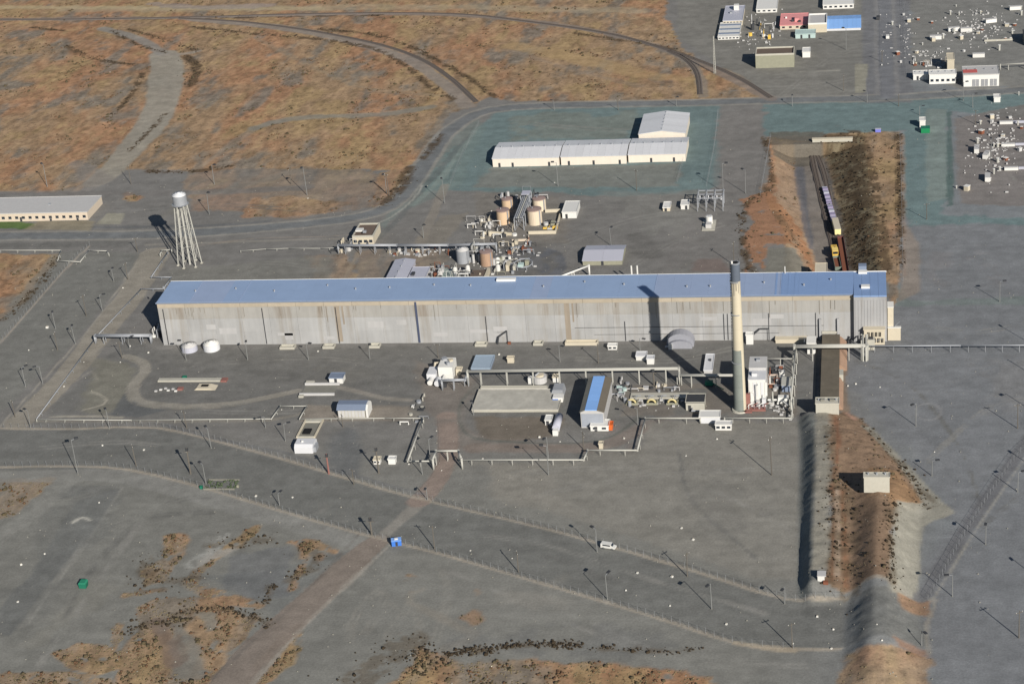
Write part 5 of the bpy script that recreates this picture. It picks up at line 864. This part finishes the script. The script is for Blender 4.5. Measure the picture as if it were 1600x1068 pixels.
x, y = g(788, 535); t = thing('leaning_duct', 'dark leaning duct propped against the long wall above the small cream hut', 'duct', (x, y-1, 0)); MB().tube([(-2.6,-.6,0),(-2,0,3.2),(1.6,.6,5.6)],.35,6).build('duct', dark, t); MB().tube([(1.6,.6,0),(1.6,.6,5.6)],.14,5).build('post', dark, t); MB().bc(2.4,-.5,0,1.2,1,1).build('base_box', rust, t)
x, y = g(1190, 533); t = thing('leaning_duct', 'dark leaning duct at the wall right of the stack and white hut', 'duct', (x, -1.3, 0)); MB().tube([(-3.5,-.3,3),(-.5,.2,5.6),(3,.2,5.6)],.3,6).build('duct', dark, t); MB().tube([(3,.2,0),(3,.2,5.6)],.14,5).build('post', dark, t)
x, y = g(1012, 607); t = thing('green_crane', 'dark green machine in the shadow of the stack', 'machine', (g(1108,602)[0], g(1108,602)[1], 0)); MB().bc(0,0,.4,3,2,1.6).build('body', green, t); MB().tube([(0,0,2),(6,-5,.8)],.2,5).build('boom', green, t); MB().bc(0,0,0,3.4,2.4,.39).build('track', dark, t)
x, y = g(1230, 618); t = thing('blue_grey_cooler', 'blue grey slatted box with a pale frame at the right of the machinery yard', 'cooler', (g(1229,612)[0], g(1229,612)[1], 0)); MB().box(-1.8,0,0,1.8,7,2.8).build('body', bluegrey, t); MB().box(-2,-.2,2.81,2,7.2,3).build('frame', galv_l, t)
x, y = g(1216, 628); t = thing('white_pump_skid', 'white pipes and pump blocks inside the pipe enclosure right of the stack', 'machinery', (x, y, 0)); MB().bc(2,0,0,4,2.2,2.6).build('pump_block', white, t); MB().tube([(-4,0,1),(0,0,1),(0,-3,1)],.4,8).build('pipe', white, t); MB().tube([(2,-1,1),(4.2,-4,.6)],.5,8).build('pipe', white, t); MB().cyl(-2.4,-2.4,0,1.4,1,n=12).build('drum', lgrey, t); MB().bc(5,-2,0,1.5,5,2).build('cabinet', dark, t)
# pipe tangle behind the blue roof
x, y = g(815, 424); t = thing('ring_frame', 'round frame of pipes and green grey equipment behind the white roof hatch', 'machinery', (x, y, 0)); MB().tube([(4.2*math.cos(a), 5.6+5*math.sin(a), 1.6) for a in np.linspace(0, 2*math.pi, 17)], .25, 5).build('ring_pipe', galv, t)
for k in range(6): a = k*1.05; MB().tube([(4.2*math.cos(a),5.6+5*math.sin(a),0),(4.2*math.cos(a),5.6+5*math.sin(a),2.4)],.2,5).build('post', galv, t)
MB().bc(-1,5,0,2.4,3,1.8).build('equipment', teal, t); MB().bc(1.6,7,0,1.8,1.6,2.4).build('equipment', olive, t); MB().bc(-6.5,3,0,1.4,5,3).build('equipment', cream, t)
x, y = g(695, 440); t = thing('steel_platform', 'green grey steel walkway platform with railings left of the dark slab', 'platform', (x, y, 0)); MB().prism([(-3,0),(3,0),(3,.3),(-3,.3)], 0, 14).build('deck', M_('green_grey_steel',(140,152,148),rough=.6), t)
for s in (-2.9,2.9):
    MB().tube([(s,0,3.2),(s,14,3.2)],.12,4).build('handrail', galv_l, t)
    for q in range(5): MB().tube([(s,q*3.5,0),(s,q*3.5,3.2)],.12,4).build('post', galv_l, t)
t = thing('dark_slab', 'dark gravel roofed sunken bunker behind the long building beside the steel platform', 'bunker', (g(745,440)[0], g(745,440)[1], 0)); MB().box(-3.5,0,0,3.2,9,1.6).build('wall', olive, t); MB().box(-3.5,0,1.61,3.2,9,1.8).build('roof', brown, t); MB().bc(1,4,1.82,.8,.8,.6).build('hatch', cream, t); MB().box(3.4,-.5,0,4.6,10,2.4).build('side_wall', cream, t); MB().box(4.61,-.5,0,20,.3,2.2).build('front_wall', cream, t)
def tangle(name, label, px, py, w, d, n, ms, seed, hmax=5):
    r = random.Random(seed); x, y = g(px, py); t = thing(name, label, 'pipework', (x, y, 0))
    for k in range(n):
        a, b, z = r.uniform(-w/2, w/2), r.uniform(0, d), r.uniform(.6, hmax); m = ms[k % len(ms)]; q = r.random()
        if q < .45: L = r.uniform(1.5, 5)*r.choice((-1,1)); MB().tube([(a,b,0),(a,b,z),(a+L,b,z),(a+L,b,0)] if r.random() < .5 else [(a,b,0),(a,b,z),(a,b+abs(L),z),(a,b+abs(L),0)], r.uniform(.12,.28), 6).build('pipe', m, t)
        elif q < .7: MB().cyl(a,b,0,z*.8,r.uniform(.5,1.2),n=10).build('vessel', m, t)
        else: MB().bc(a,b,0,r.uniform(.8,2.4),r.uniform(.8,2.6),z*.6).build('equipment_box', m, t)
    return t
mixm = [galv, lgrey, white, conc_lt, galv_l, olive, dark]
tangle('pipe_tangle', 'dense tangle of grey pipes between the silver tank and the brown tank', 742, 412, 9, 16, 26, [galv, galv_l, lgrey, dark], 1, 6); tangle('pipe_tangle', 'pipes and pumps right of the brown tank behind the blue roof', 785, 430, 12, 18, 22, mixm, 2, 3.5); tangle('pipe_tangle', 'small pumps and pipes in front of the four round tanks on the left', 778, 372, 16, 10, 18, [cream, white, lgrey, dark], 3, 3)
tangle('pipe_tangle', 'grey pipework in front of the silver grey tank', 718, 436, 8, 9, 14, [galv, white, lgrey, dark], 4, 4); tangle('pipe_tangle', 'equipment inside the white containment wall right of the tanks', 859, 360, 5, 10, 12, [olive, lgrey, dark, yel], 5, 3); tangle('pipe_tangle', 'low posts and pipework under the left end of the long pipe rack', 536, 396, 7, 12, 14, [galv, dark, lgrey, cream], 6, 3.5)
tangle('pipe_tangle', 'scattered supports and pipes in front of the long pipe rack', 650, 400, 32, 8, 16, [galv, cream, lgrey, rust], 7, 2.5); tangle('pipe_tangle', 'dark machinery at the left end of the long building', 238, 530, 5, 12, 10, [white, dark, white, galv], 8, 4.5); tangle('pipe_tangle', 'white and yellow machinery in the upper yard left of the salmon roof', 1190, 62, 16, 40, 20, [white, whiteb, yel, dark], 9, 5)
tangle('pipe_tangle', 'clutter on the roofline behind the bright white buildings of the junk yard', 1452, 108, 20, 16, 16, [white, lgrey, rust, cream], 10, 3); tangle('pipe_tangle', 'clutter under the twin pipe bridge left of the covered tunnel', 1262, 548, 5, 5, 7, [dark, white, galv], 12, 3); tangle('pipe_tangle', 'pipes and valves beneath the shed between sky blue roof and yellow vents', 968, 636, 4, 22, 14, [galv, lgrey, teal], 13, 2.5)
tangle('pipe_tangle', 'white slabs and valves along the paired lines above the tiny huts', 643, 664, 6, 22, 12, [white, conc_lt, galv, dark], 14, 1.4)
tangle('pipe_tangle', 'low pipework and dark stained equipment between the grey trestle and the brown tank', 800, 398, 22, 14, 26, [galv, dark, lgrey, cream, rust], 15, 3); tangle('pipe_tangle', 'broken pale structures at the far left of the four round tanks', 752, 362, 10, 16, 20, [cream, white, lgrey, dark], 16, 3.5); tangle('pipe_tangle', 'pipes tucked behind the two back tanks', 812, 318, 22, 10, 18, [galv, lgrey, dark], 17, 6); tangle('pipe_tangle', 'grey equipment right of the lean-to shed behind the blue roof', 676, 440, 6, 16, 18, [galv, lgrey, dark, rust], 18, 4); tangle('pipe_tangle', 'equipment and pipes along the yard behind the yellow vents', 1010, 612, 24, 6, 16, [lgrey, dark, cream, galv], 19, 2); tangle('pipe_tangle', 'white and grey pumps beside the filter building', 1212, 610, 6, 20, 20, [white, lgrey, galv, dark, rust], 20, 3.5)
x, y = g(1110, 330); t = thing('switchyard_frames', 'grey lattice switchyard frames in the back yard behind the stack', 'substation', (x, y, 0))
for i in range(4):
    for j in range(3): MB().box(-6+i*4-.15,j*5-.15,0,-6+i*4+.15,j*5+.15,6.5).build('post', galv, t)
for j in range(3): MB().box(-6.4,j*5-.2,6.5,6.4,j*5+.2,6.9).build('beam', galv, t)
for i in range(4): MB().box(-6+i*4-.15,-.6,6.92,-6+i*4+.15,10.6,7.2).build('beam', galv, t)
for i in range(6): MB().cyl(-5+i*2,4,4.2,6.4,.3,n=6).build('insulator', whiteb, t)
x, y = g(1108, 352); t = thing('transformer', 'white transformer on a pale pad inside a small fenced rectangle', 'transformer', (x, y, 0)); MB().box(-3,-6.5,0,3,6,.3).build('pad', conc_lt, t); MB().cyl(0,2,.3,3.8,1.6,n=16).build('tank', white, t); MB().bc(0,-2.5,.31,2.6,3.4,1.8).build('cabinet', lgrey, t)
for s in (-.9,0,.9): MB().cyl(s,2,3.8,4.7,.15,n=6).build('bushing', galv, t)
# small excavated shelter, cabin, van, bin
x, y, z = gz(1283, 905); t = thing('white_shelter', 'small white broken shelter on the left slope of the earth mound', 'shelter', (x, y, z-.3)); MB().bc(0,0,0,2.2,2.6,2.4).build('body', white, t); MB().bc(.2,0,2.42,2.8,3.2,.3).build('roof', lgrey, t); MB().bc(1.5,-2,0,1.6,1.2,1).build('step', rust, t)
x, y = g(620, 851); t = thing('blue_cabin', 'small bright blue cabin with a white roof hatch on the lower fence line', 'cabin', (x, y, 0), .25); MB().box(-1.7,-1.1,.2,1.7,1.1,2.2).build('body', blue, t); MB().box(-1.8,-1.2,2.21,1.8,1.2,2.4).build('roof', M_('light_blue_paint',(120,160,220)), t); MB().bc(0,0,2.41,1.2,1.0,.3).build('hatch', white, t); MB().box(-.4,-1.16,.3,.4,-1.11,1.9).build('door', dark, t)
def vehicle(label, px, py, rz, m, L=5.2, cat='van', name='van'):
    x, y = g(px, py); t = thing(name, label, cat, (x, y, 0), rz); MB().prism([(-L/2,.5),(L/2,.5),(L/2,1.1),(L/2-.9,1.25),(L/2-1.5,2.0),(-L/2+.1,2.05)], -.95, .95).build('body', m, t)
    MB().prism([(L/2-.96,1.32),(L/2-1.44,1.95),(L/2-1.36,1.97),(L/2-.88,1.34)], -.8, .8).build('windscreen', glass, t)
    for s in (-.97,.97): MB().box(-L/2+.8,s-.02,1.35,L/2-1.7,s+.02,1.85).build('window', glass, t)
    for sx in (-L/2+1,L/2-1):
        for s in (-.85,.85): w = MB().tube([(sx,s-.12,.36),(sx,s+.12,.36)],.36,12).build('wheel', black, t); MB().tube([(sx,s-.14,.36),(sx,s+.14,.36)],.18,8).build('rim', galv, w)
    return t
vehicle('small white van parked at the upper fence line in the foreground', 951, 856, -.25, white); vehicle('dark pickup parked in the upper yard street', 1372, 30, 1.5, dark, 5, 'pickup', 'pickup'); vehicle('white van parked on the upper side road by the junk yard fence', 1387, 60, 1.55, white)
x, y = g(131, 916); t = thing('green_bin', 'dark green bin standing alone on the open gravel at the lower left', 'bin', (x, y, 0)); MB().prism([(-1.2,0),(1.2,0),(1.4,1.8),(-1.4,1.8)], -1.2, 1.2).build('body', green, t); MB().prism([(-1.45,1.81),(1.45,1.81),(1.0,2.3),(-1.0,2.3)], -1.3, 1.3).build('lid', M_('bright_green_paint',(40,124,98)), t)
x, y = g(1446, 208); t = thing('green_container', 'green container against the foot of the white guard hut', 'container', (x, y, 0)); MB().box(-2.2,0,0,2.2,4,2.4).build('body', M_('vivid_green_paint',(24,120,76)), t); MB().box(-2.3,-.1,2.41,2.3,4.1,2.6).build('lid', green, t)
x, y = g(1372, 206); t = thing('blue_container', 'small blue container on the edge of the cutting right of the concrete headwall', 'container', (x, y, 0)); MB().box(-1.4,-.8,0,1.4,.8,1.6).build('body', M_('violet_blue_paint',(110,116,196)), t); MB().box(-1.5,-.9,1.61,1.5,.9,1.75).build('lid', lav, t)
x, y = g(342, 765); t = thing('scrub_enclosure', 'overgrown low kerb enclosure with green weeds beside the fence line at lower left', 'enclosure', (x, y, 0)); mb = MB(); MB().box(-6,0,0,6,.4,.6).build('kerb', conc_dk, t); MB().box(-6,7,0,6,7.4,.6).build('kerb', conc_dk, t); MB().bc(-7,1,0,1,1,1.2).build('post', green, t); MB().bc(6.8,2,0,.8,.8,1).build('post', olive, t)
PQ = np.c_[rng.uniform(x-6,x+6,70), rng.uniform(y,y+7.5,70)]; clumps('green_weeds', 'dull green weeds growing in the kerbed enclosure', PQ, rng.uniform(.2,.6,70), mat('green_weed', (72,84,62), .9, .2, .3))
# ------------------------------------------------------------------ wagons in the cutting
def wagon(name, label, cat, p0, p1, m, kind):
    a = np.array(gc(*p0)); b = np.array(gc(*p1)); c = (a+b)/2; L = np.linalg.norm(b-a)-.6; t = thing(name, label, cat, (c[0], c[1], CUTZ+.62), math.atan2(b[1]-a[1], b[0]-a[0]))
    for s in (-L/2+1.6, L/2-1.6):
        bo = MB().bc(s,0,.3,2.2,1.8,.4).build('bogie', dark, t)
        for u in (-.7,.7):
            for v in (-.78,.78): MB().tube([(s+u,v-.08,.42),(s+u,v+.08,.42)],.42,10).build('wheel', steel, bo)
    for s in (-1,1): MB().bc(s*(L/2+.2),0,.75,.5,.3,.3).build('coupler', dark, t)
    MB().bc(0,0,.71,L,2.7,.35).build('deck', m, t)
    if kind == 'flat':
        k = 0
        for q in np.arange(-L/2+.5, L/2-.5, 2.4): MB().bc(q+1,0,1.07,2.1,2.5,.15+.5*(k % 2)).build('deck_load', m if k % 3 else lav, t); k += 1
    if kind == 'box': MB().bc(0,0,1.07,L-.3,2.8,2.2).build('body', m, t); MB().bc(0,0,3.28,L-.2,2.9,.15).build('roof', cream, t); MB().bc(0,-1.43,1.3,1.6,.05,1.8).build('door', lgrey, t)
    if kind == 'gondola':
        for s in (-1.35,1.35): MB().bc(0,s,1.07,L,.15,1.4).build('side', m, t)
        for s in (-L/2,L/2): MB().bc(s,0,1.07,.15,2.6,1.4).build('end', m, t)
        MB().bc(0,0,1.08,L-.4,2.5,.5).build('load', rust, t)
    if kind == 'machine': MB().bc(-1,0,1.07,L*.45,2.6,1.5).build('engine_cover', m, t); MB().bc(L*.25,0,1.07,L*.3,2.6,2.5).build('cab', m, t); MB().bc(L*.25,0,3.58,L*.32,2.7,.15).build('roof', M_('pale_yellow_paint',(226,200,120)), t); MB().bc(L*.25+L*.151,0,2.2,.05,2.2,1.1).build('window', glass, t); MB().tube([(-1.4,.4,2.5),(-1.4,.4,3.4)],.15,6).build('exhaust', dark, t)
    return t
wagon('flat_wagon', 'faded purple flat wagon at the far end of the train in the cutting', 'railway wagon', (1288,296), (1296,323), purple, 'flat'); wagon('flat_wagon', 'faded purple flat wagon coupled between its twin and the cream boxcar', 'railway wagon', (1296,324), (1304,351), purple, 'flat')
wagon('boxcar', 'cream yellow boxcar at the near end of the purple wagons', 'railway wagon', (1304.5,352), (1309.5,371), M_('cream_yellow_body',(214,204,150)), 'box'); wagon('track_machine', 'bright yellow track machine in the railway cutting', 'track machine', (1302,388), (1306,408), yel, 'machine'); wagon('gondola', 'grey green wagon behind the yellow track machine', 'railway wagon', (1306,409), (1310,427), M_('grey_green_paint',(110,122,112)), 'gondola'); wagon('gondola', 'long rusty red open wagon beside the yellow track machine', 'railway wagon', (1313,378), (1322,434), M_('oxide_red_paint',(96,62,60)), 'gondola')
x, y = gc(1263, 224); t = thing('switch_stand', 'white jumbled switch gear at the tunnel mouth of the cutting', 'switch gear', (x, y, CUTZ)); MB().bc(0,0,0,2.4,2,2.2).build('cabinet', white, t); MB().bc(-3,3,0,1.6,1.6,2.6).build('cabinet', lgrey, t); MB().bc(2,-3,0,1.6,1.4,1.6).build('cabinet', white, t)
# ------------------------------------------------------------------ junk yard equipment and small loose boxes
J = [(1380+a/6.67, b/6.67) for a, b in ((215,160),(365,210),(270,230),(700,155),(790,160),(1015,145),(1095,148),(510,245),(525,430),(625,400),(740,345),(830,335),(900,335),(1030,315),(990,352),(1170,305),(1320,105),(1085,430),(1135,428),(1270,420),(1330,415),(1345,352),(1210,525),(445,670),(185,655),(150,572),(350,555),(760,70),(95,262),(170,290),(970,150),(1090,240),(1290,275),(1440,160),(1440,100),(410,470),(840,540),(1370,270),(810,410))]
J += [(1400+a/6.675, 140+b/6.675) for a, b in ((840,655),(850,560),(925,700),(957,955),(1145,735),(1115,492),(1020,595),(1270,370),(880,360),(1290,640),(1310,410),(1000,300),(1060,760),(1080,845),(1020,880),(1190,300),(890,460),(740,1050),(630,1030),(1280,60),(1060,600),(1000,345))]
jb = thing('equipment_box', 'x', 'equipment box', (0,0,0), 0, 'small pale equipment boxes in the fenced yards'); MB().bc(0,0,0,1.8,1.6,1.5).build('body', lgrey, jb); MB().bc(0,0,1.51,2.0,1.8,.15).build('lid', white, jb); MB().bc(.95,0,.5,.12,.5,.6).build('handle', dark, jb)
jr = thing('pipe_riser', 'x', 'pipe riser', (0,0,0), 0, 'short pipe risers in the fenced yards'); MB().cyl(0,0,0,2.2,.45,n=10).build('pipe', galv_l, jr); MB().cyl(0,0,2.2,2.4,.65,n=10).build('flange', white, jr); MB().tube([(0,0,1.5),(1.2,0,1.5)],.2,6).build('branch', galv, jr)
VAR = []
for src, nm in ((jb, 'box'), (jr, 'riser')):
    for desc, m in ((('pale grey equipment box', None), ('rusty equipment box', rust), ('cream equipment box', cream)) if nm == 'box' else (('short white pipe riser', None), ('short grey pipe riser', galv), ('short cream pipe riser', cream))): VAR.append((src, desc, m))
for vi, (src, desc, m) in enumerate(VAR):
    P = J[vi::len(VAR)]; LB = autolabel(P, desc, ''); root = src
    if m is not None:
        root = clone(src, (0,0,0), 0, 'x')
        for ch in list(root.children)[:1]: ch.data = ch.data.copy(); ch.data.materials[0] = m
    for k, ((px, py), lb) in enumerate(zip(P, LB)):
        x, y, z = gz(px, py); s = rng.uniform(.6, 1.35)
        if k == 0: root.location = (x, y, z); root['label'] = lb; root.scale = (s,s,s)
        else: clone(root, (x, y, z), rng.uniform(0, 1.6), lb, (s, s, s*rng.uniform(.7,1.3)))
for k, (px, py, ln) in enumerate(((1572,193,'topmost'),(1575,228,'middle'),(1580,265,'lowest'))):
    x, y = g(px, py); t = thing('concrete_trough', f'{ln} long white trough in the fenced yard at the right edge', 'trough', (x, y, 0)); MB().bc(0,0,0,6.5,2.2,1.3).build('body', white, t); MB().bc(0,0,1.31,5.6,1.4,.04).build('opening', lgrey, t); MB().bc(7.5,.5,0,8,.9,1.2).build('pipe_cover', lav, t)
TRL = [(1462,62,0,'long white trailer box in the junk yard, nearest to its left side'),(1490,49,.2,'white trailer box in the middle of the upper junk yard'),(1510,50,.0,'white trailer box beside the middle one in the upper junk yard'),(1529,90,.0,'low white box in front of the beige concrete tower'),(1586,16,.1,'white trailer box near the top right corner'),(1548,36,.3,'dull white container among scrap near the top right'),(1526,237,1.5,'upright white box among scrap in the green fenced yard'),(1541,246,1.3,'second white box among scrap in the green fenced yard'),(1543,281,1.5,'lone white box at the bottom of the green fenced yard')]
for px, py, rz, lb in TRL:
    x, y = g(px, py); t = thing('trailer_box', lb, 'container', (x, y, 0), rz); MB().bc(0,0,.3,6.5,2.3,2.1).build('body', white, t); MB().bc(0,0,2.41,6.7,2.5,.15).build('roof', lgrey, t); MB().bc(3.28,0,.5,.06,1.8,1.7).build('door', galv, t)
    for s in (-2,2): MB().tube([(s,-1.1,.3),(s,1.1,.3)],.3,8).build('axle', dark, t)
x, y = g(1602, 66); t = thing('concrete_vault', 'dark roofed vault at the right edge of the upper junk yard', 'vault', (x, y, 0)); MB().bc(4,0,0,10,14,5).build('wall', conc_dk, t); MB().bc(4,0,5.01,10.4,14.4,.3).build('roof', dark, t)
lowwall('low_wall', 'low white wall left of the dark vault in the upper junk yard', [(1538,65),(1582,63)], 1.0, .8, conc_lt)
sc_pts = []
for cx, cy, rx, ry, n in ((1530,40,55,30,150),(1560,225,45,50,190),(1450,85,30,8,40),(1420,60,12,30,30),(780,400,60,25,60),(650,395,60,10,40),(1200,45,30,25,30),(1225,640,18,18,25),(1020,630,40,8,30),(1180,70,30,20,30),(1385,60,10,40,20)):
    for _ in range(n): sc_pts.append(g(cx+rng.normal()*rx*.5, cy+rng.normal()*ry*.5))
mb = MB()
for x, y in sc_pts: s = rng.uniform(.2,.55); mb.bc(x, y, 0, s*rng.uniform(.6,3.4), s*rng.uniform(.6,2), s*rng.uniform(.5,1.6))
tag(mb.build('scrap_pieces', lgrey), 'small pale scrap and fittings strewn over the fenced yards', None, kind='stuff')
SMB = [(74,512),(45,547),(131,566),(100,604),(160,696),(225,703),(291,706),(232,551),(188,566),(203,541),(735,860),(800,872),(996,895),(978,922),(1047,946),(1050,901),(1135,975),(457,777),(690,735),(639,725),(754,717),(875,690),(843,683),(1460,706),(1302,983),(1378,1000),(1370,975),(1299,1013),(1239,1005),(1277,963),(1065,825),(1083,843),(1072,712),(1120,686),(975,685),(497,549),(780,554),(155,785),(400,775),(70,865),(33,882),(28,940),(172,113),(333,524),(1325,603),(1375,605),(1337,600),(440,640),(682,673),(192,450),(481,310),(866,286),(768,330)]
mk = thing('marker_block', 'x', 'marker block', (0,0,0), 0, 'small white marker blocks on the open gravel'); MB().bc(0,0,0,1.1,1.0,.7).build('block', white, mk); MB().bc(0,0,.71,.7,.6,.15).build('cap', cream, mk)
for k, ((px, py), lb) in enumerate(zip(SMB, autolabel(SMB, 'small white marker block', ''))):
    x, y, z = gz(px, py); s = rng.uniform(.3, .7)
    if k == 0: mk.location = (x, y, z); mk['label'] = lb
    else: clone(mk, (x, y, z), rng.uniform(0, 1.6), lb, (s, s, s))
# ------------------------------------------------------------------ chain-link fences
def fence(label, pts, h=2.3, sp=3.2):
    P = catmull(wp(pts), 3) if len(pts) > 2 else wp(pts); S = np.r_[0, np.cumsum(np.hypot(*np.diff(P, axis=0).T))]; t = thing('chain_link_fence', label, 'fence', (P[0][0], P[0][1], 0)); n = int(S[-1]/sp)+1
    q = np.linspace(0, S[-1], n); X, Y = np.interp(q, S, P[:,0]), np.interp(q, S, P[:,1]); Z = height(X, Y); x0, y0 = P[0]; mb = MB()
    for a, b, c in zip(X, Y, Z): mb.bc(a-x0, b-y0, c-.2, .06, .06, h+.3)
    o = mb.build('posts', galv, t); o['kind'] = 'stuff'; mb = MB()
    for k, zz in enumerate((.2,1.2,h)): mb.tube([(a-x0, b-y0, c+zz) for a, b, c in zip(X, Y, Z)], .016 if zz < h else .028, 3)
    o = mb.build('wire_mesh', wire, t); return t
fence('chain link fence along the upper edge of the dark diagonal patrol strip', [(-40,668),(120,670),(245,668),(400,705),(520,740),(640,775),(800,812),(900,838),(1080,890),(1230,936),(1322,939)])
fence('chain link fence along the lower edge of the dark diagonal patrol strip', [(-40,731),(100,728),(205,734),(330,765),(440,798),(560,832),(700,868),(850,912),(950,941),(1060,975),(1150,1004),(1240,1013)])
fence('chain link fence along the right rim of the railway cutting', [(1406,206),(1409,320),(1411,440)], 2.6); fence('chain link fence along the left rim of the railway cutting', [(1204,215),(1196,262),(1188,305)]); fence('inner left fence of the green warehouse yard', [(748,195),(722,245),(704,288)]); fence('right fence of the green warehouse yard', [(1122,176),(1116,230),(1104,292)])
fence('diagonal fence line crossing the dark gravel at the lower right', [(1625,685),(1590,712),(1520,815),(1450,938)]); fence('left fence of the fenced junk yard in the upper right corner', [(1412,0),(1414,60),(1416,120)]); fence('fence along the left edge of the pale patrol road at far left', [(0,536),(100,423),(140,384)]); fence('short fence from the warehouse to the lower edge of the green yard', [(1070,245),(1058,285)])
